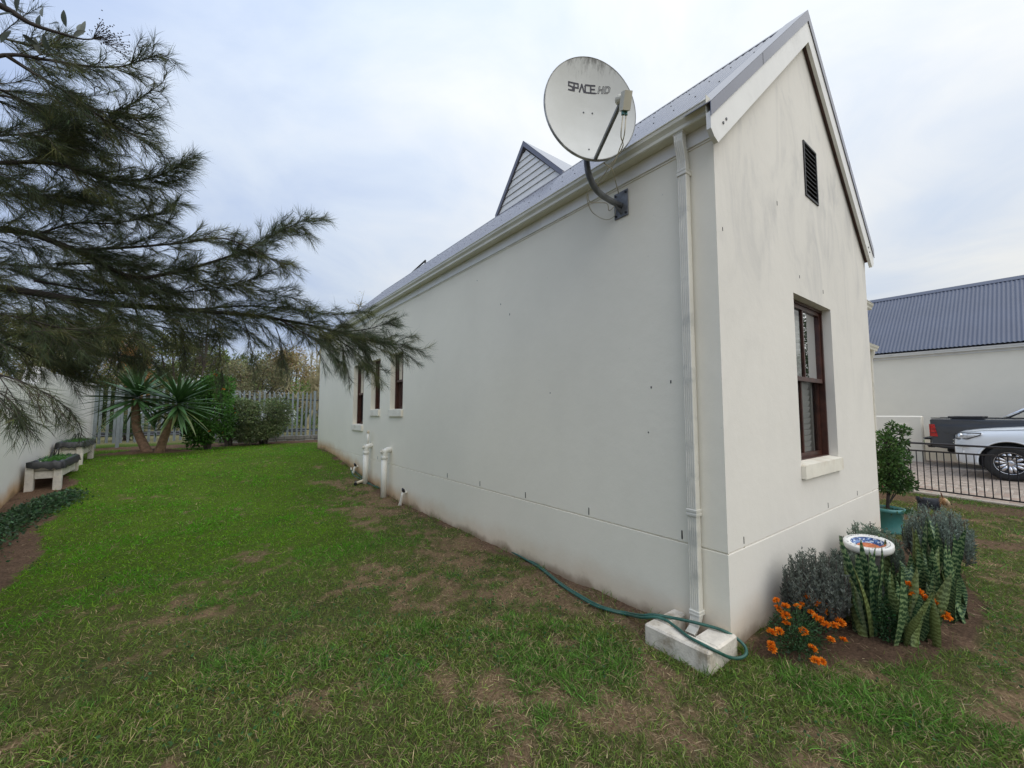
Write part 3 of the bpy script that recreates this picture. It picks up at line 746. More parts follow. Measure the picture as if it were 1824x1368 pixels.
# downpipe with ribs
def ribbed(hw, hd, n=4):
    """cross-section (y, x) ccw with ribs on the front"""
    p = [(hw, -hd+0.004), (hw, hd-0.004), (hw-0.004, hd), (-hw+0.004, hd), (-hw, hd-0.004), (-hw, -hd+0.004), (-hw+0.004, -hd)]
    for i in range(n):
        c_ = -hw*0.62+i*(2*hw*0.62)/(n-1); p += [(c_-0.005, -hd), (c_-0.0025, -hd+0.004), (c_+0.0025, -hd+0.004), (c_+0.005, -hd)]
    p += [(hw-0.004, -hd)]
    return p
def pipe_along(prof, path, T, rot=None):
    """path of (offset w outward, z), profile in (u, w); ends tilted with rot list (angle)"""
    V = []; Fs = []; n = len(prof)
    for k, (w, z) in enumerate(path):
        a = rot[k] if rot else 0.0
        for (u, d) in prof: V.append(T(u, w-d*math.cos(a), z-d*math.sin(a)))
    for k in range(len(path)-1):
        for i in range(n): Fs.append((k*n+i, k*n+(i+1) % n, (k+1)*n+(i+1) % n, (k+1)*n+i))
    Fs.append(tuple(range(n))[::-1]); return MB().add(V, Fs)
DY = 0.218
TD = lambda u, w, z: (-w, DY+u, z)
dp = pipe_along(ribbed(0.036, 0.030), [(0.082, 3.772), (0.082, 3.70), (0.076, 3.665), (0.052, 3.575), (0.045, 3.54), (0.045, 0.19), (0.048, 0.14), (0.068, 0.085), (0.105, 0.050), (0.16, 0.022)], TD, [0, 0, 0.15, 0.15, 0, 0, -0.15, -0.6, -0.95, -1.05]).build('downpipe', 'downpipe_paint', house)
for (z0, z1) in ((3.435, 3.485), (0.845, 0.895), (0.145, 0.18)):
    mb = MB().bbox((-0.081, DY-0.041, z0), (-0.001, DY+0.041, z0+(z1-z0)*0.42), 0.003).bbox((-0.081, DY-0.041, z0+(z1-z0)*0.58), (-0.001, DY+0.041, z1), 0.003).bbox((-0.079, DY-0.039, z0+0.004), (-0.002, DY+0.039, z1-0.004), 0.002)
    mb.build('collar', 'downpipe_paint', dp)
MB().bbox((-0.112, DY-0.044, 3.752), (-0.050, DY+0.044, 3.774), 0.004).build('outlet', 'gutter_paint', dp)

# clad gablet rising behind the ridge (end of the cross roof)
GXF = 2.10; gl_y0, gl_y1, gl_zb = 3.74, 5.72, 5.62; ga_y, ga_z = 4.80, 6.965
def gy_at(z):
    t = (z-5.90)/(ga_z-5.90); return (gl_y0+(ga_y-gl_y0)*t, gl_y1+(ga_y-gl_y1)*t)
zc_ = 5.66; nb = 9; hb = (ga_z-0.06-zc_)/nb
gablet = MB().add([(GXF+0.02, *((gy_at(zc_)[0]), zc_)), (GXF+0.02, gy_at(zc_)[1], zc_), (GXF+0.02, ga_y, ga_z)], [(0, 1, 2)]).build('gablet', 'white_paint', house)
for i in range(nb):
    a = zc_+i*hb; c_ = a+hb*0.97
    if c_ > ga_z-0.02: c_ = ga_z-0.02
    l0, r0 = gy_at(a); l1, r1 = gy_at(c_)
    MB().add([(GXF-0.022, l0, a), (GXF-0.022, r0, a), (GXF-0.004, r1, c_), (GXF-0.004, l1, c_), (GXF+0.015, l0, a), (GXF+0.015, r0, a), (GXF+0.015, r1, c_), (GXF+0.015, l1, c_)],
             [(0, 1, 2, 3), (0, 4, 5, 1), (3, 2, 6, 7), (0, 3, 7, 4), (1, 5, 6, 2)]).build('cladding_board', 'white_paint', gablet)
for (yb, zb) in ((gl_y0-0.07, 5.84), (gl_y1+0.07, 5.84)):
    d = np.array([0, ga_y-yb, ga_z+0.05-zb]); d0 = np.array([GXF-0.05, yb, zb]); up_ = np.array([0, 0, 0.105])
    MB().prism([d0, d0+d, d0+d+up_, d0+up_], (0.03, 0, 0)).build('barge_cap', 'roof_cap', gablet)
    d1 = d0+up_+np.array([0.0, 0, 0.004])
    MB().prism([d1, d1+d, d1+d+np.array([0, 0, 0.008]), d1+np.array([0, 0, 0.008])], (3.4, 0, 0)).build('roof_plane', 'roof_steel', gablet)
# vent pipes on the far ridge
for (px, y0p, y1p) in ((780, 467, 455), (766, 478, 468)):
    q = onx(px, y0p, 2.3); MB().tube([(q[0], q[1], RZ-0.5), (q[0], q[1], q[2]+0.16)], 0.035, 8).tube([(q[0], q[1], q[2]+0.15), (q[0], q[1], q[2]+0.22)], [0.055, 0.02], 8).build('vent_pipe', 'dark_metal', house)
q = onx(745, 482, 2.3)
MB().tube([(q[0], q[1]-0.5, RZ-0.4), (q[0], q[1]-0.5, q[2]+0.17), (q[0], q[1]+0.5, q[2]+0.06), (q[0], q[1]+0.5, RZ-0.4)], 0.03, 6).build('geyser_pipe', 'dark_metal', house)

# wings of the house showing past the right-hand corner
wing = MB().box((LX+0.002, 0.55, -0.3), (6.33, 6.5, 3.50)).build('wall', 'plaster', house)
TW = lambda u, w, z: (u, 0.53-w, z)
MB().bbox((LX+0.05, 0.531, 3.30), (6.40, 0.549, 3.50), 0.003).build('fascia', 'white_paint', house)
gutter(LX+0.16, 6.56, TW, 3.53).build('gutter', 'gutter_paint', house)
MB().prism([(LX+0.14, 0.45, 3.54), (LX+0.14, 3.5, 5.4), (LX+0.14, 3.5, 5.45), (LX+0.14, 0.45, 3.57)], (2.30, 0, 0)).build('roof_plane', 'roof_steel', house)
MB().box((6.332, 0.775, -0.3), (7.86, 6.0, 2.85)).build('wall', 'plaster', house)
TW2 = lambda u, w, z: (u, 0.755-w, z)
MB().bbox((6.40, 0.756, 2.70), (7.88, 0.774, 2.86), 0.003).build('fascia', 'white_paint', house)
gutter(6.36, 7.96, TW2, 2.93).build('gutter', 'gutter_paint', house)
MB().prism([(6.36, 0.70, 2.94), (6.36, 3.0, 3.3), (6.36, 3.0, 3.34), (6.36, 0.70, 2.97)], (1.60, 0, 0)).build('roof_plane', 'roof_steel', house)
TD2 = lambda u, w, z: (7.74+u, 0.775-w, z)
d2 = pipe_along(ribbed(0.036, 0.030), [(0.085, 2.845), (0.085, 2.78), (0.045, 2.66), (0.045, 0.05)], TD2).build('downpipe', 'downpipe_paint', house)
# ================================================================ SATELLITE DISH
dish = thing('satellite_dish', 'weathered white satellite dish on bent grey pole bolted under the eave', 'satellite dish', (0.0, 0.84, 3.5))
m, t, b = new_mat('dish_paint'); v = objco(t); s_ = N(t, 'ShaderNodeSeparateXYZ'); t.links.new(v, s_.inputs[0])
# lichen and soot gathered on the upper part of the reflector, running down in streaks
sv = objco(t, (9, 9, 2.2)); st = noisen(t, 3.0, 6, 0.7, sv); hz = mrange(t, s_.outputs[2], 4.22, 4.58)
f = mathn(t, 'MULTIPLY', mrange(t, mathn(t, 'ADD', st, mathn(t, 'MULTIPLY', hz, 0.32)), 0.62, 0.92), mathn(t, 'ADD', mathn(t, 'MULTIPLY', hz, 0.8), 0.06))
c = mixc(t, mrange(t, noisen(t, 3, 5, 0.6, v), 0.3, 0.7), (0.60, 0.60, 0.555), (0.68, 0.68, 0.64))
t.links.new(mixc(t, f, c, (0.085, 0.078, 0.065)), b.inputs['Base Color']); b.inputs['Roughness'].default_value = 0.5
DC = np.array([-0.535, 0.715, 4.075]); DN = unit(np.array([-0.42, -0.86, 0.0])); DA, DB, DD = 0.388, 0.432, 0.07
DR = unit(np.cross(np.array([0, 0, 1.0]), DN)); DU = np.cross(DN, DR)      # right seen from the front, up
roll = R2(3); DR, DU = DR*math.cos(roll)+DU*math.sin(roll), DU*math.cos(roll)-DR*math.sin(roll)
dpt = lambda u, v_, lift=0.0: DC+DR*(u*DA)+DU*(v_*DB)+DN*(DD*(u*u+v_*v_)-DD+lift)
def dish_shell(lift):
    V = []; nr, na = 9, 48
    for i in range(1, nr+1):
        for j in range(na):
            a = 2*math.pi*j/na; r = i/nr; V.append(dpt(r*math.cos(a), r*math.sin(a), lift))
    V.append(dpt(0, 0, lift)); Fs = [(len(V)-1, j, (j+1) % na) for j in range(na)]
    for i in range(nr-1):
        for j in range(na): Fs.append((i*na+j, (i+1)*na+j, (i+1)*na+(j+1) % na, i*na+(j+1) % na))
    return V, Fs
mb = MB(); mb.add(*dish_shell(0.0)); refl = mb.build('reflector', 'dish_paint', dish, smooth=True)
mb = MB(); mb.add(*dish_shell(-0.006)); mb.build('reflector_back', 'galvanised', dish, smooth=True)
# folded rim
V = []; na = 64; prof = [(1.0, 0.001), (1.012, 0.004), (1.022, -0.002), (1.024, -0.020), (1.012, -0.024), (1.0, -0.016)]
for j in range(na):
    a = 2*math.pi*j/na
    for (r, l) in prof: V.append(DC+DR*(r*DA*math.cos(a))+DU*(r*DB*math.sin(a))+DN*l)
k = len(prof); mb = MB().add(V, [(j*k+i, ((j+1) % na)*k+i, ((j+1) % na)*k+(i+1) % k, j*k+(i+1) % k) for j in range(na) for i in range(k)])
M('rim_paint', (0.42, 0.42, 0.40), 0.55, 0.4, 10, dirt=(0.08, 0.075, 0.07, 0.8), dscale=6)
mb.build('rim', 'rim_paint', dish, smooth=True)
# rivets
for (u, v_) in ((-0.10, 0.02), (0.10, 0.02), (-0.08, -0.78), (0.12, -0.80)):
    p = dpt(u, v_, 0.001); MB().tube([p, p+DN*0.005], [0.008, 0.005], 8).build('rivet', 'galvanised', refl)
# printed lettering, drawn as stroked glyphs lying on the reflector
M('print_ink', (0.018, 0.016, 0.03), 0.5, 0.1)
def strokes(lines, ox, oy, h, thick, slant=0.0):
    mb = MB(); L = 0.0016
    for ln in lines:
        for (x0, y0), (x1, y1) in zip(ln[:-1], ln[1:]):
            a = np.array([ox+(x0+slant*y0)*h, oy+y0*h]); c = np.array([ox+(x1+slant*y1)*h, oy+y1*h]); d = c-a; d = d/(np.linalg.norm(d)+1e-9); nn = np.array([-d[1], d[0]])*thick/2
            a2, c2 = a-d*thick*0.45, c+d*thick*0.45
            mb.add([dpt(q[0]/DA, q[1]/DB, L) for q in (a2-nn, c2-nn, c2+nn, a2+nn)], [(0, 1, 2, 3)])
    return mb
G = {'S': [[(0.62, 1), (0, 1), (0, 0.55), (0.62, 0.45), (0.62, 0), (0, 0)]], 'P': [[(0, 0), (0, 1), (0.62, 1), (0.62, 0.45), (0.0, 0.45)]],
     'A': [[(0, 0), (0.36, 1), (0.72, 0)]], 'C': [[(0.62, 1), (0.1, 1), (0, 0.85), (0, 0.15), (0.1, 0), (0.62, 0)]], 'E': [[(0.6, 1), (0, 1), (0, 0), (0.6, 0)], [(0, 0.5), (0.55, 0.5)]],
     'H': [[(0, 0), (0, 1)], [(0.18, 0), (0.18, 1)], [(0.6, 0), (0.6, 1)], [(0.78, 0), (0.78, 1)], [(0, 0), (0.18, 0)], [(0, 1), (0.18, 1)], [(0.6, 0), (0.78, 0)], [(0.6, 1), (0.78, 1)], [(0.18, 0.42), (0.6, 0.42)], [(0.18, 0.6), (0.6, 0.6)]],
     'D': [[(0, 0), (0, 1), (0.55, 1), (0.8, 0.75), (0.8, 0.25), (0.55, 0), (0, 0)], [(0.18, 0.16), (0.18, 0.84), (0.48, 0.84), (0.62, 0.7), (0.62, 0.3), (0.48, 0.16), (0.18, 0.16)]], '.': [[(0.0, 0), (0.08, 0)]]}
h_ = 0.058; x_ = -0.165; y_ = 0.175
for ch in 'SPACE':
    strokes(G[ch], x_, y_, h_, 0.0125).build('letter', 'print_ink', refl); x_ += h_*0.83 if ch != 'A' else h_*0.88
strokes(G['.'], x_-0.004, y_, h_, 0.008).build('letter', 'print_ink', refl); x_ += 0.012
for ch in 'HD':
    strokes(G[ch], x_, y_, h_*0.94, 0.0038, 0.22).build('letter', 'print_ink', refl); x_ += h_*0.92
# feed arm and LNB
ab = dpt(0.02, -0.99, 0.0); tip = DC+DN*0.46-DU*0.275+DR*0.03
arm = MB(); d = tip-ab; L_ = np.linalg.norm(d); d /= L_; sd_ = unit(np.cross(d, DN)); up_ = np.cross(sd_, d)
arm.prism([ab-sd_*0.011-up_*0.016, ab+sd_*0.011-up_*0.016, ab+sd_*0.011+up_*0.016, ab-sd_*0.011+up_*0.016], d*L_)
am = arm.build('feed_arm', 'galvanised', dish)
M('lnb_plastic', (0.62, 0.58, 0.46), 0.5, 0.08, 8, dirt=(0.4, 0.36, 0.28, 0.5), dscale=9)
tod = unit(DC-DU*0.05-tip); perp = unit(np.cross(tod, DR))
lnb = MB().tube([tip+tod*0.055, tip+tod*0.035, tip+tod*0.0], [0.034, 0.034, 0.024], 14).tube([tip, tip-tod*0.05], 0.022, 12)
q = tip-tod*0.045; lnb.prism([q-DR*0.028+tod*0.028+perp*-0.03, q+DR*0.028+tod*0.028+perp*-0.03, q+DR*0.028-tod*0.03+perp*-0.03, q-DR*0.028-tod*0.03+perp*-0.03], perp*0.115)
lnb_o = lnb.build('feed_horn', 'lnb_plastic', am)
low = q-perp*0.03*1.0
if (q+perp*0.1)[2] < (q-perp*0.1)[2]: low = q+perp*0.085
MB().tube([low+DR*0.012, low+DR*0.012+np.array([0, 0, -0.03])], 0.011, 10).tube([low-DR*0.012, low-DR*0.012+np.array([0, 0, -0.03])], 0.011, 10).build('connector', 'teal_plastic', am)
# bent pole and wall plate
PY = 0.84
pole = smooth_path([(-0.012, PY, 3.47), (-0.16, PY, 3.47), (-0.33, PY, 3.50), (-0.43, PY, 3.60), (-0.462, PY, 3.74), (-0.465, PY+0.01, 3.95), (-0.465, PY+0.015, 4.12)], 26)
MB().tube(pole, 0.026, 14).build('pole', 'galvanised', dish, smooth=True)
pb = MB().tube([(-0.465, PY+0.015, 3.98), (-0.465, PY+0.015, 4.24)], 0.036, 12)
c0 = np.array([-0.465, PY+0.015, 4.12]); pb.tube([c0, DC-DN*0.10], 0.045, 10); pb.build('mount_bracket', 'galvanised', dish)
pl = MB().bbox((-0.012, PY-0.075, 3.36), (-0.001, PY+0.075, 3.60), 0.002); plate = pl.build('wall_plate', 'galvanised', dish)
for yy in (PY-0.055, PY+0.055):
    for zz in (3.385, 3.575): MB().tube([(-0.012, yy, zz), (-0.024, yy, zz)], 0.010, 6).build('bolt', 'dark_metal', plate)
MB().prism([(-0.012, PY-0.004, 3.44), (-0.10, PY-0.004, 3.445), (-0.012, PY-0.004, 3.385)], (0, 0.008, 0)).build('gusset', 'galvanised', dish)
# coax
M('coax', (0.50, 0.44, 0.31), 0.5, 0.15, 20)
e0 = low+np.array([0, 0, -0.03])
for k, off in enumerate((DR*0.012, -DR*0.012)):
    w1 = smooth_path([e0+off, e0+off+np.array([0.0, 0.02, -0.14]), onx(1105+4*k, 262, -0.42), onx(1092-5*k, 295, -0.38), onx(1075-8*k, 322, -0.33), onx(1058-2*k, 327, -0.30), onx(1055, 325, -0.36)], 40)
    MB().tube(w1, 0.0042, 6).build('cable', 'coax', dish, smooth=True)
w2 = smooth_path([onx(1075, 290, -0.40), onx(1090, 302, -0.30), onx(1096, 322, -0.16), onx(1102, 345, -0.03)], 22); MB().tube(w2, 0.0042, 6).build('cable', 'coax', dish, smooth=True)
w3 = smooth_path([onx(1048, 338, -0.40), onx(1046, 355, -0.25), onx(1055, 378, -0.10), onx(1078, 391, -0.05), onx(1094, 385, -0.03), onx(1098, 366, -0.02)], 30); MB().tube(w3, 0.0042, 6).build('cable', 'coax', dish, smooth=True)
w4 = smooth_path([onx(1047, 345, -0.38), onx(1052, 360, -0.22), onx(1080, 362, -0.10), onx(1085, 375, -0.05), onx(1096, 366, -0.02)], 24); MB().tube(w4, 0.0042, 6).build('cable', 'coax', dish, smooth=True)

# ================================================================ PIPES AND HOSE AT THE WALL FOOT
def drain_pipe(y, ztop, label, vent_top=None):
    gz_ = float(ground(-0.12, y)); r = 0.056; x = -0.125
    root = thing('drain_pipe', label, 'pipe', (x, y, gz_), 'white plastic drain pipes on the long wall')
    MB().tube([(x, y, gz_-0.1), (x, y, ztop-0.09)], r, 18).build('riser', 'pvc', root, smooth=40)
    MB().lathe([(r, ztop-0.115), (r+0.009, ztop-0.11), (r+0.009, ztop-0.055), (r, ztop-0.05)], 18, (x, y, 0)).build('collar', 'pvc', root, smooth=40)
    MB().tube(smooth_path([(x, y, ztop-0.06), (x, y, ztop-0.01), (x+0.02, y, ztop+0.035), (x+0.06, y, ztop+0.055), (0.002, y, ztop+0.06)], 12), r*0.98, 18).build('elbow', 'pvc', root, smooth=40)
    n = unit(np.array([-0.72, 0, 0.55])); c = np.array([x-0.02, y, ztop+0.015])
    cap = MB().tube([c, c+n*0.045], 0.043, 16).tube([c+n*0.045, c+n*0.053], 0.047, 16).build('access_cap', 'pvc', root, smooth=40)
    MB().tube([c+n*0.053, c+n*0.057], 0.034, 16).build('cap_disc', 'pvc_stained', cap)
    if vent_top:
        MB().tube([(x+0.035, y+0.0, ztop+0.05), (x+0.035, y, vent_top-0.05)], 0.026, 12).build('vent_riser', 'pvc', root, smooth=40)
        MB().tube([(x+0.035, y, vent_top-0.06), (x+0.035, y, vent_top)], 0.030, 12).build('coupling', 'pvc_stained', root, smooth=40)
drain_pipe(7.42, 0.84, 'white plastic drain pipe with a thinner pipe rising from its top', 1.22)
drain_pipe(6.33, 0.83, 'white plastic drain pipe with plain elbow, beside the green hose', None)
def overflow(y, z, label, dy=0.0):
    gz_ = float(ground(-0.1, y)); root = thing('waste_pipe_stub', label, 'pipe', (-0.07, y, gz_), 'low waste pipe stubs with black caps')
    MB().tube(smooth_path([(0.002, y, z), (-0.04, y, z), (-0.075, y, z-0.02), (-0.085, y, z-0.07), (-0.10, y+dy, gz_-0.03)], 14), 0.024, 12).build('bend', 'pvc', root, smooth=True)
    MB().tube([(-0.05, y, z+0.012), (-0.075, y-0.02, z+0.055)], 0.026, 12).tube([(-0.075, y-0.02, z+0.055), (-0.09, y-0.035, z+0.075)], 0.017, 10).build('cap', 'black_plastic', root)
    MB().tube([(-0.04, y+0.035, z-0.01), (-0.13, y+0.05, gz_-0.02)], 0.014, 8).build('strut', 'pvc_stained', root)
overflow(8.35, 0.36, 'cream waste pipe stub with black cap near the hose end', 0.02)
overflow(5.55, 0.20, 'cream waste pipe stub with black cap nearest the camera', 0.05)
g_ = gpx(645, 862); fit = thing('broken_pipe_fitting', 'broken brown pipe fitting lying on the lawn beside the hose', 'pipe fitting', tuple(g_))
MB().tube([g_+np.array([-0.13, -0.02, 0.03]), g_+np.array([0.02, 0.03, 0.06])], 0.028, 10).build('tube', 'pvc_stained', fit)
MB().tube([g_+np.array([-0.16, -0.07, 0.02]), g_+np.array([-0.10, 0.06, 0.035])], 0.034, 10).build('joint', 'black_plastic', fit)

blk = thing('gully_surround', 'chipped cream concrete gully block under the downpipe at the house corner', 'gully block', (-0.21, 0.19, -0.03))
mb = MB().bbox((-0.385, -0.045, -0.16), (-0.265, 0.425, 0.105), 0.012); mb.build('front_kerb', 'concrete_painted', blk)
MB().bbox((-0.262, -0.045, -0.16), (-0.004, 0.125, 0.100), 0.012).build('end_kerb', 'concrete_painted', blk)
MB().bbox((-0.262, 0.325, -0.16), (-0.004, 0.425, 0.103), 0.012).build('end_kerb', 'concrete_painted', blk)
MB().quad((-0.27, 0.12, -0.02), (-0.0, 0.12, -0.02), (-0.0, 0.33, -0.02), (-0.27, 0.33, -0.02)).build('gully_floor', 'soil', blk)

hose = thing('garden_hose', 'dark green garden hose lying along the foot of the house wall', 'hose', (-0.3, 4.0, 0.0))
def gp(px, py, lift=0.012): q = gpx(px, py); return (q[0], q[1], float(ground(q[0], q[1]))+lift)
run = [(626, 838), (629, 847), (640, 853), (655, 862), (672, 868), (690, 875), (712, 882), (735, 893), (755, 905), (778, 918), (800, 927), (830, 941), (860, 955), (892, 972), (925, 990), (960, 1010), (1000, 1042), (1035, 1064), (1062, 1079), (1090, 1089), (1115, 1094)]
p1 = [gp(*q) for q in run]+[tuple(onz(1143, 1096, 0.08)), tuple(onz(1163, 1095, 0.117)), tuple(onz(1190, 1099, 0.119)), tuple(onz(1225, 1106, 0.125)), tuple(onz(1262, 1115, 0.119)), tuple(onz(1290, 1124, 0.112)), tuple(onz(1312, 1137, 0.075)), tuple(onz(1327, 1152, 0.04)), tuple(onz(1329, 1165, 0.02)), tuple(onz(1318, 1172, 0.012)),
      tuple(onz(1300, 1171, 0.03)), tuple(onz(1278, 1161, 0.10)), tuple(onz(1254, 1149, 0.119)), tuple(onz(1226, 1134, 0.119)), tuple(onz(1204, 1117, 0.119)), tuple(onz(1185, 1104, 0.119)), tuple(onz(1165, 1099, 0.118)), tuple(onz(1143, 1100, 0.08)), gp(1115, 1097)]
back = [(1088, 1092), (1060, 1083), (1035, 1069), (1000, 1046), (960, 1014), (925, 993), (892, 975), (860, 956), (830, 943), (800, 930), (778, 919), (755, 902), (735, 889), (712, 884), (690, 872), (672, 870), (655, 860), (640, 848), (632, 840)]
p1 += [gp(*q, 0.018) for q in back]
MB().tube(smooth_path(p1, 420), 0.0105, 8).build('hose_tube', 'hose_green', hose, smooth=True)
q = np.array(p1[0]); MB().tube([q, q+np.array([-0.01, 0.02, 0.055])], [0.018, 0.014], 10).build('hose_connector', 'pvc', hose)

# ================================================================ BOUNDARY WALL (left) AND PLANTERS
bw = thing('boundary_wall', 'white plastered boundary wall with a raised curved step on the left', 'wall', (-5.35, 10.0, 0.2))
A = np.array([-5.0, 1.0]); B_ = np.array([-5.56, 16.75]); dirw = unit(B_-A); nrm = np.array([dirw[1], -dirw[0]])
LW = np.linalg.norm(B_-A)
tops = []
ts = np.linspace(0, LW, 64)
ystep = 9.7
V = []; 
for tt in ts:
    p = A+dirw*tt; y = p[1]; zt = 2.12+0.30*sstep(ystep-0.05, ystep+0.28, y)+0.05*math.sin((y-ystep)*3.2)*math.exp(-abs(y-ystep)/1.2)*(y > ystep)+0.06*sstep(12.5, 16.7, y)+0.006*math.sin(y*5.1)
    for (o_, z_) in ((0.0, -0.3), (0.0, zt-0.02), (0.02, zt), (0.20, zt), (0.22, zt-0.02), (0.22, -0.3)): V.append((p[0]-nrm[0]*o_, p[1]-nrm[1]*o_, z_))
Fs = [(i*6+j, (i+1)*6+j, (i+1)*6+j+1, i*6+j+1) for i in range(len(ts)-1) for j in range(5)]
Fs += [tuple(range(6)), tuple(range((len(ts)-1)*6, len(ts)*6))]
MB().add(V, Fs).build('wall_body', 'plaster_boundary', bw)

def planter(p, length, rot, label, hgt=0.46, width=0.34, tall=0.27, seed=1):
    gz_ = float(ground(p[0], p[1])); root = thing('planter_box', label, 'planter', (p[0], p[1], gz_), 'white wooden planters along the boundary wall', rot)
    r = np.random.default_rng(seed)
    for sx in (-1, 1):
        for sy in (0, 1):
            mb = MB().bbox((sx*width/2-0.055-0.02*(sx > 0), sy*(length-0.11), -0.05), (sx*width/2+0.045-0.02*(sx > 0), sy*(length-0.11)+0.11, hgt-0.01), 0.006)
            mb.build('leg', 'old_white_wood', root, local=True)
    for k in range(2):
        z0 = hgt-tall+k*tall/2+0.01
        for sx in (-1, 1):
            x = sx*(width/2-0.02); MB().bbox((x-0.012, 0.112, z0), (x+0.012, length-0.112, z0+tall/2-0.012), 0.004).build('side_board', 'old_white_wood', root, local=True)
        for yy in (0.03, length-0.055): MB().bbox((-width/2+0.047, yy, z0), (width/2-0.077, yy+0.024, z0+tall/2-0.012), 0.004).build('end_board', 'old_white_wood', root, local=True)
    # plastic liner folded over the rim
    n = 40; V = []; per = []
    hw = width/2
    for k in range(n):
        s = k/n*4; e = int(s); u = s-e
        c = [(-hw+2*hw*u, 0.0), (hw, length*u), (hw-2*hw*u, length), (-hw, length*(1-u))][e]; per.append(c)
    for c in per:
        j = r.uniform(0, 1, 3); cx_, cy_ = c[0]*1.0, c[1]
        ox, oy = (cx_/hw if abs(cx_) > hw*0.97 else 0), (-1 if cy_ < 0.01 else (1 if cy_ > length-0.01 else 0))
        V += [(cx_*0.82, length/2+(cy_-length/2)*0.9, hgt-0.04), (cx_*0.98, cy_, hgt+0.02+0.03*j[0]), (cx_+ox*(0.028+0.02*j[1]), cy_+oy*0.028, hgt+0.005+0.02*j[1]), (cx_+ox*(0.035+0.02*j[2]), cy_+oy*0.035, hgt-0.05-0.07*j[2])]
    MB().add(V, [(k*4+i, ((k+1) % n)*4+i, ((k+1) % n)*4+i+1, k*4+i+1) for k in range(n) for i in range(3)]).build('liner', 'black_plastic', root, smooth=True, local=True)
    MB().quad((-hw*0.85, 0.04, hgt-0.05), (hw*0.85, 0.04, hgt-0.05), (hw*0.85, length-0.04, hgt-0.05), (-hw*0.85, length-0.04, hgt-0.05)).build('soil_fill', 'soil', root, local=True)
    nb_ = 420; bx_ = np.stack([r.uniform(-hw*0.8, hw*0.8, nb_), r.uniform(0.06, length-0.06, nb_), np.full(nb_, hgt-0.05)], 1)
    th = r.uniform(0, 2*math.pi, nb_); tl = r.uniform(0.05, 0.75, nb_); dv = np.stack([np.cos(th)*np.sin(tl), np.sin(th)*np.sin(tl), np.cos(tl)], 1)
    L = r.uniform(0.08, 0.24, nb_); me = catmesh('herb', [blades(bx_, dv, L, np.full(nb_, 0.007), vary(r, (0.065, 0.19, 0.035), nb_, 0.25), np.stack([np.cos(th), np.sin(th), -np.ones(nb_)], 1)*(L*0.3)[:, None], r, 3)])
    mk('herbs', me, 'foliage', root, local=True)
    for k in range(2):
        yy = length*(0.55+0.25*k); arc = [(-hw*0.5+hw*0.5*math.sin(a)*0.4, yy+0.16*math.cos(a), hgt-0.03+0.20*math.sin(a)) for a in np.linspace(0, math.pi, 14)]
        MB().tube(arc, 0.009, 6).build('bag_handle', 'black_plastic', root, smooth=True, local=True)
q1 = gpx(50, 878); q2 = gpx(95, 877)
planter((-5.0, 8.95), 1.5, R2(1.5), 'white wooden planter on legs, the nearer one, with grassy herbs', seed=1)
planter((-5.08, 11.0), 1.6, R2(2.0), 'white wooden planter on legs, the farther one, next to the fence', seed=2)

# ================================================================ PALISADE FENCE
fy = lambda x: 16.12+0.064*(x+5.4)
pf = thing('palisade_fence', 'grey steel palisade fence with pointed pales at the back of the garden', 'fence', (-2.0, fy(-2.0), 0.52))
fang = math.atan(0.064)
mb = MB(); zt = 1.86; w = 0.034
prof = [(-w, 0.0), (-w*0.55, -0.014), (-w*0.2, -0.002), (w*0.2, -0.002), (w*0.55, -0.014), (w, 0.0)]
V = []
for z_, sc_ in ((0.12, 1.0), (zt-0.10, 1.0), (zt, 0.12)):
    for (u, d) in prof: V.append((u*sc_, d*sc_-0.003, z_))
k = len(prof); Fs = [(r*k+i, r*k+i+1, (r+1)*k+i+1, (r+1)*k+i) for r in range(2) for i in range(k-1)]
V += [(u, d+0.003, z) for (u, d, z) in V]; Fs += [tuple(j+3*k for j in f[::-1]) for f in Fs]
mb.add(V, Fs); pale = None; rngp = np.random.default_rng(3)
for i in range(64):
    x = -5.35+0.16*i
    if pale is None: o_ = mb.build('pale', 'fence_steel', pf); pale = o_.data
    else: o_ = mk('pale', pale, None, pf)
    o_.location = (x, fy(x), float(ground(x, 16.3))+0.03+rngp.uniform(-0.012, 0.012)); o_.rotation_euler = (0, rngp.uniform(-.012, .012), fang)
for z_ in (0.42, 1.58):
    a = np.array([-5.42, fy(-5.42)+0.03, 0.52+z_]); c = np.array([5.0, fy(5.0)+0.03, 0.52+z_])
    MB().prism([a+np.array([0, -0.015, -0.022]), a+np.array([0, 0.015, -0.022]), a+np.array([0, 0.015, 0.022]), a+np.array([0, -0.015, 0.022])], c-a).build('rail', 'fence_rail', pf)
for x in (-5.46, -4.95, -2.05, 0.72, 3.4):
    MB().bbox((x-0.04, fy(x)-0.01, 0.2), (x+0.04, fy(x)+0.075, 2.47), 0.004).build('post', 'fence_steel', pf)
pw = thing('stone_plinth', 'low grey stone plinth under the fence near the house', 'low wall', (0.5, fy(0.5)-0.2, 0.5))
r = np.random.default_rng(11)
for row in range(2):
    x = -2.4-0.1*row
    while x < 2.2:
        L = r.uniform(0.22, 0.42); MB().bbox((x+0.006, fy(x)-0.20+r.uniform(-.012, .012), 0.42+row*0.155), (x+L-0.006, fy(x)-0.04, 0.42+row*0.155+0.148), 0.016).build('stone', 'stone_plinth', pw); x += L

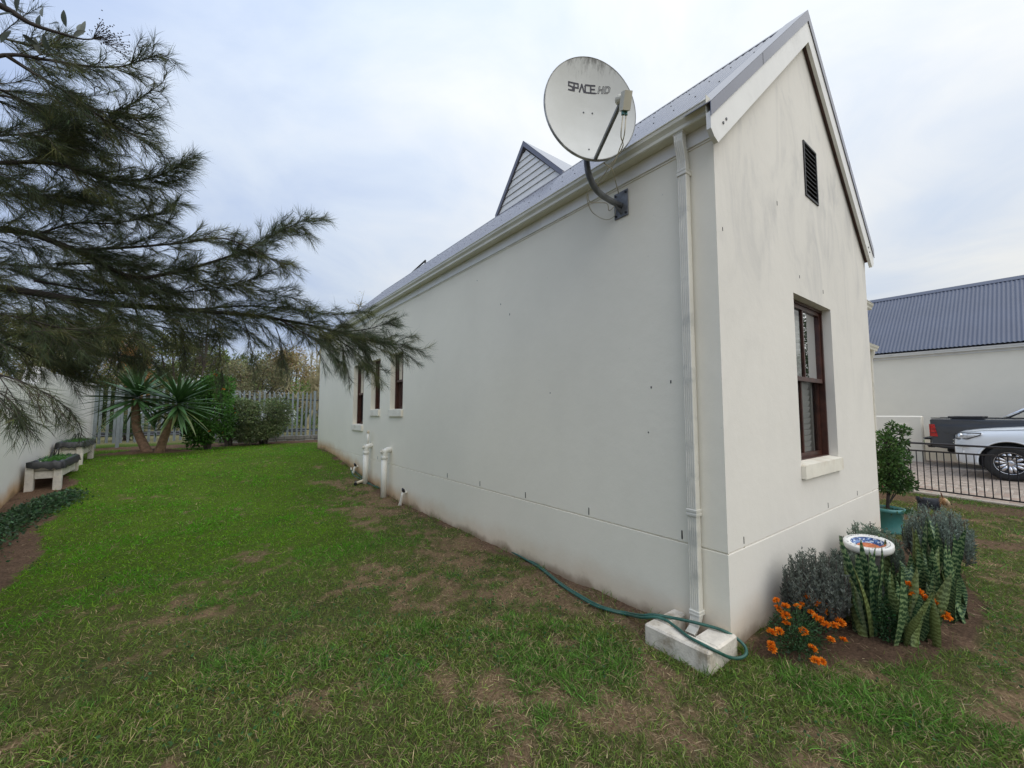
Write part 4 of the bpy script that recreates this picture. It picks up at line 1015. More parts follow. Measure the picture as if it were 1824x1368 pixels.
# ================================================================ NEIGHBOUR'S HOUSE (right), LOW WALL, DRIVEWAY
NX = 16.0
nh = thing('neighbour_house', 'cream house across the driveway with steep blue-grey corrugated roof', 'house', (NX+3, -2.0, 0.08))
MB().box((NX, -3.2, -0.3), (NX+5.6, 9.0, 3.55)).build('wall', 'plaster_neighbour', nh)
e1 = onx(1560, 632, NX-0.12); nze = float(e1[2]); NRX = NX+2.8; r1 = onx(1824, 492, NRX); NRZ = float(r1[2]); NSL = (NRZ-nze-0.03)/(NRX-(NX-0.14))
me = None; nw_ = 12.4/16
for i in range(16):
    if me is None: so = corr_sheet(NX-0.14, -1, nw_, 8, NRX, NRZ, NSL, 0.012, 6, 2).build('roof_sheet', 'neighbour_roof', nh, smooth=True); me = so.data
    else: so = mk('roof_sheet', me, None, nh)
    so.location = (0, -3.3+i*nw_, 0)
MB().prism([(NRX, -3.3, NRZ), (NRX+2.94, -3.3, nze), (NRX+2.94, -3.3, nze-0.03), (NRX, -3.3, NRZ-0.03)], (0, 12.4, 0)).build('roof_plane', 'neighbour_roof', nh)
na_ = math.atan(NSL); d = np.array([-math.cos(na_), 0, -math.sin(na_)]); n_ = np.array([-math.sin(na_), 0, math.cos(na_)]); o0 = np.array([NRX, -3.3, NRZ+0.05])
MB().quad(o0, o0+d*0.22-n_*0.005, o0+d*0.22-n_*0.005+np.array([0, 12.4, 0]), o0+np.array([0, 12.4, 0])).quad(o0+d*0.22-n_*0.005, o0+d*0.222-n_*0.02, o0+d*0.222-n_*0.02+np.array([0, 12.4, 0]), o0+d*0.22-n_*0.005+np.array([0, 12.4, 0])).build('ridge_cap', 'neighbour_roof', nh)
TN = lambda u, w, z: (NX-0.022-w, u, z)
MB().bbox((NX-0.02, -3.2, nze-0.20), (NX-0.001, 9.0, nze-0.02), 0.003).build('fascia', 'white_paint', nh)
gutter(-3.3, 9.1, TN, nze-0.03).build('gutter', 'white_paint', nh)
MB().add([(NX, 9.0, 3.55), (NX+5.6, 9.0, 3.55), (NRX, 9.0, NRZ-0.05), (NX, -3.2, 3.55), (NX+5.6, -3.2, 3.55), (NRX, -3.2, NRZ-0.05)], [(0, 1, 2), (3, 5, 4)]).build('wall', 'plaster_neighbour', nh)
lw = thing('garden_wall', 'low cream plastered wall with rounded top behind the pickup', 'wall', (15.0, 2.4, 0.05))
MB().bbox((14.92, 1.03, -0.2), (15.17, 4.6, 1.50), 0.035).build('wall_body', 'plaster_neighbour', lw)
MB().bbox((14.905, 1.35, 1.02), (14.921, 1.62, 1.25), 0.004).build('cover_plate', 'plaster_neighbour', lw)

drv = MB().add([(7.62, -12, 0.052), (16.0, -12, 0.052), (16.0, 5.0, 0.052), (8.55, 5.0, 0.052), (8.1, 0.62, 0.052), (7.60, -1.07, 0.052)], [(0, 1, 2, 3, 4, 5)]).build('driveway', 'kerb')
drv.location.z = 0.02; tag(drv, 'driveway of brown brick pavers between the two houses', None, None, 'structure')
rp = np.random.default_rng(5); cands = []
for i in range(0, 46):
    for j in range(-18, 24):
        x = 7.86+i*0.205; y = j*0.105+(0); xo = x+(0.1025 if j % 2 else 0)
        if y > 3 or xo > 15.9 or xo < 7.75+0.3*(y+1.0): continue
        if xo > 13.4 and y < 0.4: continue
        cands.append(((xo+2.97)**2+(y+1.417)**2, xo, y))
cands.sort(); pmb = MB().bbox((-0.098, -0.048, 0.0), (0.098, 0.048, 0.024), 0.006); pme = []
for k in range(4):
    M('paver_%d' % k, [(0.40, 0.32, 0.25), (0.34, 0.27, 0.215), (0.44, 0.37, 0.30), (0.37, 0.27, 0.21)][k], 0.85, 0.2, 4, 0.4, 40)
rest = MB(); cnt = 0
for (_, x, y) in cands:
    z = 0.055+rp.uniform(-0.003, 0.003)
    if cnt < 290:
        kk = int(rp.integers(4))
        while len(pme) <= kk:
            o_ = MB().bbox((-0.098, -0.048, 0.0), (0.098, 0.048, 0.024), 0.006).build('paver', 'paver_%d' % len(pme), drv); o_.location = (x, y, z-0.02); pme.append(o_.data); cnt += 1; break
        else:
            o_ = mk('paver', pme[kk], None, drv); o_.location = (x, y, z-0.02); o_.rotation_euler = (0, 0, rp.uniform(-.03, .03)); cnt += 1
    else: rest.box((x-0.098, y-0.048, z), (x+0.098, y+0.048, z+0.022+rp.uniform(-.002, .002)))
ro = rest.build('paver_field', 'brick_paver', drv); ro.location.z = -0.02; ro['kind'] = 'stuff'
kb = MB().prism([(7.43, -1.07-0.6, -0.1), (7.60, -1.07-0.6, -0.1), (7.60, -1.67, 0.10), (7.43, -1.67, 0.10)], (0.60, 2.25, 0)).build('kerb', 'kerb'); tag(kb, 'low concrete kerb edging below the black railing', None, None, 'structure')

# railing along the driveway
RA = np.array([8.10, 0.66]); RB = np.array([7.22, -2.35]); rd = unit(RB-RA); rl = float(np.linalg.norm(RB-RA))
rail = thing('driveway_railing', 'low black steel railing between the lawn and the driveway', 'railing', (7.8, -0.4, 0.1))
def rbar(t0, t1, z, h, w=0.02):
    a = np.array([*(RA+rd*t0), z]); c = np.array([*(RA+rd*t1), z]); nn = np.array([-rd[1], rd[0], 0])*w/2
    return MB().prism([a-nn, a+nn, a+nn+np.array([0, 0, h]), a-nn+np.array([0, 0, h])], c-a)
for z, h in ((0.155, 0.022), (0.865, 0.028)): rbar(0, rl, z, h).build('rail', 'railing_paint', rail)
a = np.array([*RA, 1.02]); c = np.array([*RB, 1.02]); MB().tube([a, c], 0.018, 10).build('rail', 'railing_paint', rail)
pm = MB().box((-0.007, -0.007, 0.175), (0.007, 0.007, 0.868)); pme2 = None; kk = int(rl/0.098)
for i in range(1, kk):
    if pme2 is None: o_ = pm.build('bar', 'railing_paint', rail); pme2 = o_.data
    else: o_ = mk('bar', pme2, None, rail)
    q = RA+rd*(i*rl/kk); o_.location = (q[0], q[1], 0)
for t_ in (0.01, rl*0.62, rl):
    q = RA+rd*t_; MB().box((q[0]-0.022, q[1]-0.022, -0.1), (q[0]+0.022, q[1]+0.022, 1.035)).build('post', 'railing_paint', rail)
# brick pier at the railing's end
pier = thing('brick_pier', 'stub of red brick pier at the left end of the railing', 'pier', (8.02, 0.80, 0.05))
for row in range(7):
    for s in (0, 1):
        o_ = MB().bbox((7.94+(0 if row % 2 else s*0.112), 0.70+(s*0.112 if row % 2 else 0), 0.02+row*0.083), (7.94+(0.22 if row % 2 else s*0.112+0.108), 0.70+(s*0.112+0.108 if row % 2 else 0.22), 0.02+row*0.083+0.074), 0.005).build('brick', 'red_brick', pier)

# ================================================================ VEHICLES
M('car_white', (0.74, 0.78, 0.81), 0.28, 0.02, 2, spec=0.5, coat=0.6)
M('car_grey', (0.040, 0.046, 0.056), 0.34, 0.06, 2, coat=0.5)
M('tyre', (0.018, 0.018, 0.018), 0.8, 0.2, 10)
M('alloy', (0.62, 0.62, 0.64), 0.25, 0.05, 5, metal=0.9)
M('rim_black', (0.012, 0.012, 0.013), 0.35, 0.1)
M('chrome', (0.70, 0.70, 0.70), 0.14, 0.05, 5, metal=1.0)
M('trim_black', (0.02, 0.02, 0.022), 0.55, 0.2, 20)
M('lamp_red', (0.50, 0.008, 0.012), 0.12, 0.1, 5, coat=0.6)
M('lamp_clear', (0.66, 0.68, 0.69), 0.1, 0.3, 14, coat=0.8)
M('car_glass', (0.02, 0.024, 0.026), 0.06, 0.1, spec=0.8)
def loft(stations, nseg=5, rr=0.10):
    """stations (x, half width bottom, half width belt, half width top, z0, zbelt, z1): rounded section rings"""
    V = []; Fs = []; rings = []
    for (x, wb, wm, wt, z0, zm, z1) in stations:
        h = [(wb-0.06, z0), (wb, z0+0.05), (wm-0.004, z0+(zm-z0)*0.45), (wm, zm-0.10), (wm-0.005, zm-0.03), (wm-0.03, zm+0.25*(z1-zm)), (wt+(wm-wt)*0.35, z1-0.22*(z1-zm)), (wt, z1-0.02*(1)), (wt*0.5, z1+0.004)]
        ring = [(x, y, z) for y, z in h]+[(x, -y, z) for y, z in h[::-1]]; rings.append(ring)
    n = len(rings[0])
    for rg in rings: V += rg
    for k in range(len(rings)-1):
        for i in range(n): Fs.append((k*n+i, k*n+(i+1) % n, (k+1)*n+(i+1) % n, (k+1)*n+i))
    Fs.append(tuple(range(n))); Fs.append(tuple(range((len(rings)-1)*n, len(rings)*n)))
    return MB().add(V, Fs)
def cut_arches(body, axles, rad, hw):
    """open wheel wells with boolean cylinders, then drop the cutters"""
    for xa, za in axles:
        for s in (-1, 1):
            yc_ = hw-0.13; cm = MB().tube([(xa, s*(yc_-0.18), za), (xa, s*(yc_+0.20), za)], rad, 32)
            c_ = cm.build('arch_cutter', 'trim_black', body.parent, local=True); bpy.context.view_layer.update(); md = body.modifiers.new('arch', 'BOOLEAN'); md.operation = 'DIFFERENCE'; md.object = c_; md.solver = 'EXACT'
            md.material_mode = 'TRANSFER' if hasattr(md, 'material_mode') else None
            dg = bpy.context.evaluated_depsgraph_get(); nm = bpy.data.meshes.new_from_object(body.evaluated_get(dg)); body.modifiers.clear(); old = body.data; body.data = nm; bpy.data.objects.remove(c_)
def make_wheel(parent, x, s, hw, r, spokes=6):
    y = s*(hw-0.13); zc_ = r
    tp = [(r*0.62, -0.11), (r*0.80, -0.125), (r*0.95, -0.12), (r, -0.09), (r, 0.09), (r*0.95, 0.12), (r*0.80, 0.125), (r*0.62, 0.11)]
    tyre = MB().lathe(tp, 40, (x, y, zc_), 'y').build('wheel', 'tyre', parent, smooth=40, local=True)
    MB().lathe([(r*0.64, -0.10), (r*0.64, 0.105), (r*0.60, 0.108), (r*0.585, 0.07), (0.02, 0.03), (0.0001, 0.03)] if s > 0 else [(r*0.64, 0.10), (r*0.64, -0.105), (r*0.60, -0.108), (r*0.585, -0.07), (0.02, -0.03), (0.0001, -0.03)], 40, (x, y, zc_), 'y').build('rim', 'rim_black', tyre, smooth=40, local=True)
    sp = MB()
    for k in range(spokes):
        for off in (-0.15, 0.15):
            a = 2*math.pi*k/spokes+0.3; ca, sa = math.cos(a), math.sin(a)
            def pt(rad, lat, dep): return (x+ca*rad-sa*lat, y+s*dep, zc_+sa*rad+ca*lat)
            L0 = 0.10*r+0.02; o0 = off*r*0.32; o1 = off*r*0.85; w0, w1 = 0.022*r/0.39*1.1, 0.034*r/0.39
            sp.add([pt(0.15*r, o0-w0, 0.088), pt(0.15*r, o0+w0, 0.088), pt(0.60*r, o1+w1, 0.100), pt(0.60*r, o1-w1, 0.100), pt(0.15*r, o0-w0, 0.04), pt(0.15*r, o0+w0, 0.04), pt(0.60*r, o1+w1, 0.05), pt(0.60*r, o1-w1, 0.05)],
                   [(0, 1, 2, 3), (4, 7, 6, 5), (0, 4, 5, 1), (1, 5, 6, 2), (2, 6, 7, 3), (3, 7, 4, 0)])
    sp.lathe([(0.0001, s*0.095), (r*0.10, s*0.094), (r*0.17, s*0.086), (r*0.19, s*0.05)], 20, (x, y, zc_), 'y')
    sp.lathe([(r*0.60, s*0.109), (r*0.64, s*0.107), (r*0.635, s*0.095), (r*0.60, s*0.095)], 40, (x, y, zc_), 'y', True)
    sp.build('spokes', 'alloy', tyre, smooth=30, local=True)
    lug = MB()
    for k in range(6):
        a = 2*math.pi*k/6; p = np.array([x+math.cos(a)*r*0.24, y+s*0.07, zc_+math.sin(a)*r*0.24]); lug.tube([p, p+np.array([0, s*0.02, 0])], 0.014, 6)
    lug.build('wheel_nuts', 'rim_black', tyre, local=True)
# --- white SUV, nose towards +Y (local +x forward rotated)
SUVX, SUVY = 12.36, -0.80
suv = thing('suv', 'white sport utility vehicle with alloy wheels parked nose towards the garden wall', 'car', (SUVX, SUVY, 0.075), None, math.pi/2)
hw = 0.93
# local x: 0 at front axle, + forward
st = [(0.86, 0.50, 0.58, 0.50, 0.42, 0.80, 0.92), (0.82, 0.68, 0.74, 0.62, 0.36, 0.86, 1.02), (0.72, 0.80, 0.86, 0.70, 0.33, 0.92, 1.075), (0.52, 0.87, 0.915, 0.74, 0.31, 0.97, 1.115), (0.25, 0.90, 0.93, 0.76, 0.30, 1.0, 1.15), (-0.2, 0.905, 0.932, 0.78, 0.30, 1.02, 1.19), (-0.62, 0.905, 0.93, 0.80, 0.30, 1.03, 1.215),
      (-1.2, 0.905, 0.93, 0.86, 0.30, 1.05, 1.16), (-2.6, 0.905, 0.93, 0.86, 0.30, 1.07, 1.17), (-3.6, 0.90, 0.925, 0.84, 0.34, 1.08, 1.18), (-3.95, 0.84, 0.87, 0.80, 0.42, 1.08, 1.18)]
body = loft(st).build('body', 'car_white', suv, smooth=35, local=True)
cut_arches(body, ((0.0, 0.40), (-2.85, 0.40)), 0.475, hw)
body.data.polygons.foreach_set('use_smooth', [True]*len(body.data.polygons))
try: body.data.set_sharp_from_angle(angle=R2(35))
except Exception: pass
cab = MB(); cs_ = [(-0.55, 0.76, 1.19), (-1.35, 0.66, 1.70), (-1.7, 0.64, 1.76), (-3.2, 0.63, 1.77), (-3.75, 0.62, 1.70), (-3.98, 0.78, 1.17)]
V = [];
for (x, w_, z) in cs_: V += [(x, w_, z), (x, -w_, z)]
lowr = [(x, s * 0.84, 1.15) for x in (-0.6, -3.97) for s in (1, -1)]
Fs = [(2*i, 2*i+1, 2*i+3, 2*i+2) for i in range(len(cs_)-1)]
V += lowr; a0 = len(cs_)*2
Fs += [tuple([2*i for i in range(len(cs_))]+[a0+2, a0]), tuple([2*i+1 for i in range(len(cs_))]+[a0+3, a0+1])]
MB().add(V, Fs).build('greenhouse', 'car_glass', suv, local=True)
rf = MB().prism([(-1.30, 0.65, 1.705), (-1.7, 0.645, 1.765), (-3.2, 0.635, 1.775), (-3.8, 0.62, 1.71), (-3.8, -0.62, 1.71), (-3.2, -0.635, 1.775), (-1.7, -0.645, 1.765), (-1.30, -0.65, 1.705)], (0, 0, 0.03)).build('roof', 'car_white', suv, local=True)
for s in (-1, 1):
    for pa_, pb_, rr_ in (((-0.58, s*0.80, 1.18), (-1.34, s*0.665, 1.71), 0.03), ((-2.2, s*0.80, 1.17), (-2.2, s*0.65, 1.74), 0.035), ((-3.95, s*0.79, 1.17), (-3.76, s*0.625, 1.71), 0.05)): MB().tube([pa_, pb_], rr_, 6).build('pillar', 'car_white', suv, local=True)
    # headlight wrapping the corner: lamp body, lens
    hp = [(0.835, 0.66, 0.905), (0.765, 0.80, 0.895), (0.60, 0.888, 0.905), (0.40, 0.922, 1.0), (0.38, 0.90, 1.045), (0.60, 0.85, 1.048), (0.77, 0.75, 1.035), (0.825, 0.655, 1.0)]
    ce = np.mean(hp, 0); pts = [np.array([p[0], s*p[1], p[2]]) for p in hp]; cen = np.array([ce[0], s*ce[1], ce[2]]); outw = unit(np.array([0.75, s*0.65, 0.15]))
    mbh = MB(); V = [p+outw*0.012 for p in pts]+[cen+outw*0.075]+[p-outw*0.06 for p in pts]; n = len(pts)
    mbh.add(V, [(i, (i+1) % n, n) for i in range(n)]+[(i, n+1+i, n+1+(i+1) % n, (i+1) % n) for i in range(n)])
    hl = mbh.build('headlight', 'lamp_clear', suv, smooth=50, local=True)
    c0 = np.array([0.70, s*0.835, 0.985]); MB().tube([c0+outw*0.03, c0+outw*0.062], [0.045, 0.040], 14).build('lamp_bulb', 'chrome', hl, local=True)
    V = [p+outw*0.016 for p in pts]; mbk = MB().tube(V+[V[0]], 0.010, 6); mbk.build('lamp_bezel', 'trim_black', hl, local=True)
    # fog lamp surround with chrome bar
    MB().add([(0.80, s*0.70, 0.56), (0.70, s*0.875, 0.55), (0.70, s*0.885, 0.70), (0.80, s*0.73, 0.72), (0.74, s*0.66, 0.56), (0.62, s*0.84, 0.55), (0.62, s*0.86, 0.70), (0.74, s*0.70, 0.72)],
             [(0, 1, 2, 3), (0, 4, 5, 1), (1, 5, 6, 2), (2, 6, 7, 3), (3, 7, 4, 0)]).build('fog_lamp', 'lamp_clear', suv, local=True)
    MB().tube([(0.845, s*0.66, 0.735), (0.745, s*0.862, 0.732), (0.60, s*0.918, 0.735)], 0.016, 8).build('chrome_trim', 'chrome', suv, local=True, smooth=True)
    # wheel arch lip
    for xa in (0.0, -2.85):
        arc = [(xa+0.485*math.cos(a), s*(hw-0.012), 0.40+0.485*math.sin(a)) for a in np.linspace(R2(-8), R2(188), 28)]
        MB().tube(arc, 0.020, 6).build('arch_lip', 'car_white', suv, local=True, smooth=True)
        make_wheel(suv, xa, s, hw, 0.392)
    MB().tube([(0.72, s*0.80, 1.06), (0.3, s*0.84, 1.115), (-0.5, s*0.855, 1.165)], 0.006, 5).build('bonnet_gap', 'trim_black', suv, local=True)
gr = MB().bbox((0.845, -0.52, 0.66), (0.875, 0.52, 0.93), 0.01).build('grille', 'trim_black', suv, local=True)
for zz in (0.72, 0.79, 0.86): MB().bbox((0.876, -0.50, zz-0.014), (0.892, 0.50, zz+0.014), 0.004).build('grille_bar', 'chrome', gr, local=True)
# --- dark grey pickup, tail towards +Y
pk = thing('pickup_truck', 'dark grey pickup truck with red tail light and chrome bumper', 'pickup', (14.50, 0.70, 0.075), None, -math.pi/2)
# local x: 0 at tailgate, + forward (towards -Y world); width
hw = 0.90
st = [(0.0, 0.84, 0.845, 0.845, 0.62, 1.20, 1.335), (0.03, 0.875, 0.885, 0.875, 0.56, 1.20, 1.36), (0.25, 0.89, 0.90, 0.885, 0.53, 1.20, 1.36), (1.0, 0.89, 0.905, 0.885, 0.50, 1.20, 1.355), (1.75, 0.89, 0.905, 0.885, 0.48, 1.19, 1.35), (2.3, 0.89, 0.90, 0.88, 0.45, 1.16, 1.30), (3.6, 0.89, 0.90, 0.86, 0.42, 1.10, 1.25), (4.6, 0.88, 0.89, 0.76, 0.40, 1.0, 1.16), (5.05, 0.80, 0.82, 0.70, 0.42, 0.92, 1.05), (5.12, 0.62, 0.64, 0.55, 0.48, 0.88, 0.98)]
body = loft(st).build('body', 'car_grey', pk, smooth=35, local=True)
cut_arches(body, ((1.18, 0.40), (4.25, 0.40)), 0.46, hw)
body.data.polygons.foreach_set('use_smooth', [True]*len(body.data.polygons))
try: body.data.set_sharp_from_angle(angle=R2(35))
except Exception: pass
for s in (-1, 1):
    tl = [(0.012, s*0.868, 0.86), (0.15, s*0.905, 0.86), (0.115, s*0.907, 1.03), (0.095, s*0.905, 1.20), (0.018, s*0.882, 1.20)]
    mbt = MB().prism(tl, (-0.006, s*0.012, 0)).prism([(0.0, s*0.72, 0.86), (0.0, s*0.862, 0.86), (0.0, s*0.872, 1.20), (0.0, s*0.74, 1.20)], (-0.02, 0, 0)); to = mbt.build('tail_light', 'lamp_red', pk, local=True)
    for zz in (0.955, 1.06): MB().prism([(0.02, s*0.884, zz), (0.12, s*0.915, zz), (0.12, s*0.915, zz+0.012), (0.02, s*0.884, zz+0.012)], (-0.004, s*0.008, 0)).build('lens_divider', 'trim_black', to, local=True)
    MB().bbox((0.02, s*0.80-0.05, 1.362), (1.80, s*0.80+0.05, 1.385), 0.006).build('bed_rail', 'trim_black', pk, local=True)
    MB().tube([(1.35, s*0.80, 1.38), (1.72, s*0.72, 1.62), (1.78, s*0.66, 1.66)], 0.034, 10).tube([(1.80, s*0.82, 1.38), (1.76, s*0.70, 1.60)], 0.028, 10).build('roll_bar', 'chrome', pk, local=True, smooth=True)
    for xa in (1.18, 4.25): make_wheel(pk, xa, s, hw, 0.375)
    MB().prism([(0.25, s*0.907, 1.0), (0.42, s*0.9075, 0.93), (1.6, s*0.909, 0.93), (1.6, s*0.909, 0.944), (0.44, s*0.9075, 0.944), (0.26, s*0.907, 1.012)], (0, s*0.004, 0)).build('body_crease', 'car_grey', pk, local=True)
MB().tube([(1.78, -0.66, 1.66), (1.78, 0.66, 1.66)], 0.034, 10).build('roll_bar', 'chrome', pk, local=True)
MB().bbox((0.35, -0.78, 1.388), (1.0, 0.78, 1.425), 0.01).build('tonneau_roll', 'trim_black', pk, local=True)
bp = MB().bbox((-0.16, -0.80, 0.60), (-0.005, 0.80, 0.78), 0.02).build('bumper', 'chrome', pk, local=True)
MB().bbox((-0.165, -0.82, 0.782), (-0.003, 0.82, 0.815), 0.008).build('bumper_step', 'trim_black', bp, local=True)
MB().tube([(-0.02, 0, 0.56), (-0.16, 0, 0.54), (-0.2, 0, 0.58)], 0.03, 8).bbox((-0.12, -0.45, 0.52), (0.02, 0.45, 0.585), 0.01).build('tow_bar', 'trim_black', pk, local=True)
MB().bbox((0.25, -0.35, 0.40), (0.75, 0.45, 0.52), 0.03).build('spare_wheel', 'tyre', pk, local=True)
cb = MB(); cs_ = [(1.92, 0.74, 1.28), (2.02, 0.62, 1.74), (2.4, 0.61, 1.79), (3.1, 0.61, 1.77), (3.9, 0.72, 1.22)]; V = []
for (x, w_, z) in cs_: V += [(x, w_, z), (x, -w_, z)]
V += [(1.9, 0.82, 1.2), (1.9, -0.82, 1.2), (3.95, 0.80, 1.15), (3.95, -0.80, 1.15)]; n = len(cs_)*2
cb.add(V, [(2*i, 2*i+1, 2*i+3, 2*i+2) for i in range(len(cs_)-1)]+[tuple([2*i for i in range(len(cs_))]+[n+2, n]), tuple([2*i+1 for i in range(len(cs_))]+[n+3, n+1])])
cb.build('cab_glass', 'car_glass', pk, local=True)
MB().prism([(2.0, 0.63, 1.75), (2.4, 0.62, 1.80), (3.15, 0.62, 1.78), (3.15, -0.62, 1.78), (2.4, -0.62, 1.80), (2.0, -0.63, 1.75)], (0, 0, 0.03)).build('cab_roof', 'car_grey', pk, local=True)
# ================================================================ FLOWER BED BY THE GABLE
m, t, b = new_mat('snake_leaf'); v = objco(t); s_ = N(t, 'ShaderNodeSeparateXYZ'); t.links.new(v, s_.inputs[0])
oi = N(t, 'ShaderNodeObjectInfo')
wob = noisen(t, 16, 4, 0.65, objco(t, (2.2, 2.2, 1.0))); wob2 = noisen(t, 60, 3, 0.6, v)
ph = mathn(t, 'ADD', mathn(t, 'MULTIPLY', s_.outputs[2], 190.0), mathn(t, 'ADD', mathn(t, 'MULTIPLY', wob, 17.0), mathn(t, 'MULTIPLY', oi.outputs['Random'], 30.0)))
band = mrange(t, mathn(t, 'ADD', mathn(t, 'SINE', ph), mathn(t, 'MULTIPLY', mathn(t, 'SUBTRACT', wob2, 0.5), 1.6)), -0.3, 0.75)
c = mixc(t, band, (0.024, 0.066, 0.028), (0.205, 0.285, 0.125))
c = mixc(t, mathn(t, 'MULTIPLY', mrange(t, oi.outputs['Random'], 0.62, 1.0), 0.5), c, (0.20, 0.19, 0.035))
t.links.new(c, b.inputs['Base Color']); b.inputs['Roughness'].default_value = 0.36
def snake_mesh(seed):
    r = np.random.default_rng(seed); L = 1.0; n = 12; V = []; Fs = []
    bow = r.uniform(-0.16, 0.16); tw = r.uniform(-0.8, 0.8); wmax = r.uniform(0.029, 0.041)
    for i in range(n+1):
        t_ = i/n; w = wmax*(0.62+0.38*math.sin(min(1, t_/0.55)*math.pi/2))*(1 if t_ < 0.62 else max(0.02, (1-(t_-0.62)/0.38)**0.75)); a = tw*t_
        cx, cy = 0.5*bow*t_*t_*0.5, 0.06*math.sin(t_*3+seed)*0.5; ca, sa = math.cos(a), math.sin(a)
        for (u, d) in ((-1, 0.30), (-0.55, 0.06), (0, 0.0), (0.55, 0.06), (1, 0.30)):
            x = u*w; y = d*w; V.append((cx+x*ca-y*sa, cy+x*sa+y*ca, t_*0.5))
    for i in range(n):
        for j in range(4): Fs.append((i*5+j, i*5+j+1, (i+1)*5+j+1, (i+1)*5+j))
    k = len(V); V += [(x, y-0.004, z) for (x, y, z) in V]; Fs += [tuple(q+k for q in f[::-1]) for f in Fs]
    return MB().add(V, Fs)
snk = []
def snake_plant(px, py, n, h, label, seed, spread=0.06, lean=0.16):
    q = gpx(px, py); r = np.random.default_rng(seed); gz_ = float(ground(q[0], q[1]))
    root = thing('snake_plant', label, 'snake plant', (q[0], q[1], gz_), 'snake plants in the flower bed')
    for i in range(n):
        k = int(r.integers(6))
        if len(snk) < 6: o_ = snake_mesh(len(snk)+3).build('leaf', 'snake_leaf', root, smooth=True); snk.append(o_.data)
        else: o_ = mk('leaf', snk[k], None, root)
        a = r.uniform(0, 2*math.pi); d = spread*math.sqrt(r.random()); hh = h*r.uniform(0.55, 1.05)/0.5
        o_.location = (q[0]+d*math.cos(a)*1.4, q[1]+d*math.sin(a), gz_-0.01); o_.rotation_euler = (r.normal(0, lean), r.normal(0, lean), r.uniform(0, 6.28)); o_.scale = (0.85+0.25*r.random(), 0.85+0.25*r.random(), hh)
for i, (px, py, n, h, lb) in enumerate(((1487, 1098, 7, 0.46, 'leftmost snake plant, just behind the marigolds'), (1533, 1118, 10, 0.64, 'tallest snake plant, rising in front of the bird bath'), (1556, 1130, 7, 0.48, 'snake plant with a broad folded front leaf below the bird bath'),
        (1612, 1145, 8, 0.50, 'front snake plant in the middle of the bed edge'), (1650, 1138, 6, 0.44, 'short snake plant in front of the orange flowers'), (1696, 1098, 9, 0.56, 'rightmost snake plant at the edge of the bed'),
        (1640, 1075, 9, 0.58, 'snake plant behind the orange flowers on the right'), (1676, 1062, 10, 0.66, 'rear snake plant at the right beside the lawn'), (1592, 1098, 8, 0.56, 'snake plant right of and behind the bird bath stem'))):
    snake_plant(px, py, int(n*1.35), h*1.12, lb, 40+i, 0.095, 0.13)

def herb_bush(name, label, cat, c, rx, ry, h, col, dark, n_st, seed, group=None, leafL=0.036, stemL=None):
    """upright stems with narrow grey leaves (lavender-like)"""
    r = np.random.default_rng(seed); gz_ = float(ground(c[0], c[1])); root = thing(name, label, cat, (c[0], c[1], gz_), group)
    parts = []; st = MB()
    B = []; D = []; C = []; LL = []
    for i in range(n_st):
        a = r.uniform(0, 2*math.pi); k = math.sqrt(r.random()); ox, oy = rx*k*math.cos(a), ry*k*math.sin(a)
        top = np.array([c[0]+ox*1.0, c[1]+oy*1.0, gz_+h*(0.62+0.42*math.sqrt(max(0, 1-k*k)))*r.uniform(0.66, 1.14)]); base = np.array([c[0]+ox*0.35, c[1]+oy*0.35, gz_])
        mid = (base+top)/2+np.array([ox*0.25, oy*0.25, 0.02]); pth = smooth_path([base, mid, top], 9)
        if i % 5 == 0: st.tube(pth, 0.003, 4)
        m_ = 42
        tt = r.uniform(0.3, 1.0, m_)**0.8; idx = tt*8; i0 = np.minimum(idx.astype(int), 7); f = (idx-i0)[:, None]
        pos = pth[i0]*(1-f)+pth[i0+1]*f; tan = unit(pth[i0+1]-pth[i0]); th = r.uniform(0, 6.28, m_); pr = np.stack([np.cos(th), np.sin(th), np.zeros(m_)], 1)
        B.append(pos); D.append(unit(tan*0.75+pr*0.65)); LL.append(leafL*r.uniform(0.6, 1.4, m_)*(1.1-0.4*tt))
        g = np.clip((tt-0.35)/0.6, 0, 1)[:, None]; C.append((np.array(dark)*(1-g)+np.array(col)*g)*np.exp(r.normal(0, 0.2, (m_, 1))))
    B = np.concatenate(B); n = len(B)
    me = catmesh('foliage', [leaves(B, np.concatenate(D), np.concatenate(LL), np.full(n, leafL*0.24), np.concatenate(C), r, 0.2)])
    mk('foliage', me, 'foliage', root); st.build('stems', 'bark_grey', root)
GL = 'grey lavender bushes in the flower bed'
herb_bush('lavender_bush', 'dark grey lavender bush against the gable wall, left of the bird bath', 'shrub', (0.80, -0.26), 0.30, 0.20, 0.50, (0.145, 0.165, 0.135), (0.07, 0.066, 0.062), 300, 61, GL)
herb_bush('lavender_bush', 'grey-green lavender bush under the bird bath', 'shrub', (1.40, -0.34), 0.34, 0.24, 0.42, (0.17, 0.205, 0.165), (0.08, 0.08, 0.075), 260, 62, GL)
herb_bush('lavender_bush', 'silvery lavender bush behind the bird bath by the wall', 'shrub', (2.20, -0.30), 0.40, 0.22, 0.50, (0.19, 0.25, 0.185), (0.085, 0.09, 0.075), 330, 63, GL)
herb_bush('lavender_bush', 'round silvery lavender bush at the back right of the bed', 'shrub', (3.08, -0.64), 0.32, 0.26, 0.60, (0.20, 0.255, 0.21), (0.085, 0.09, 0.085), 360, 64, GL)

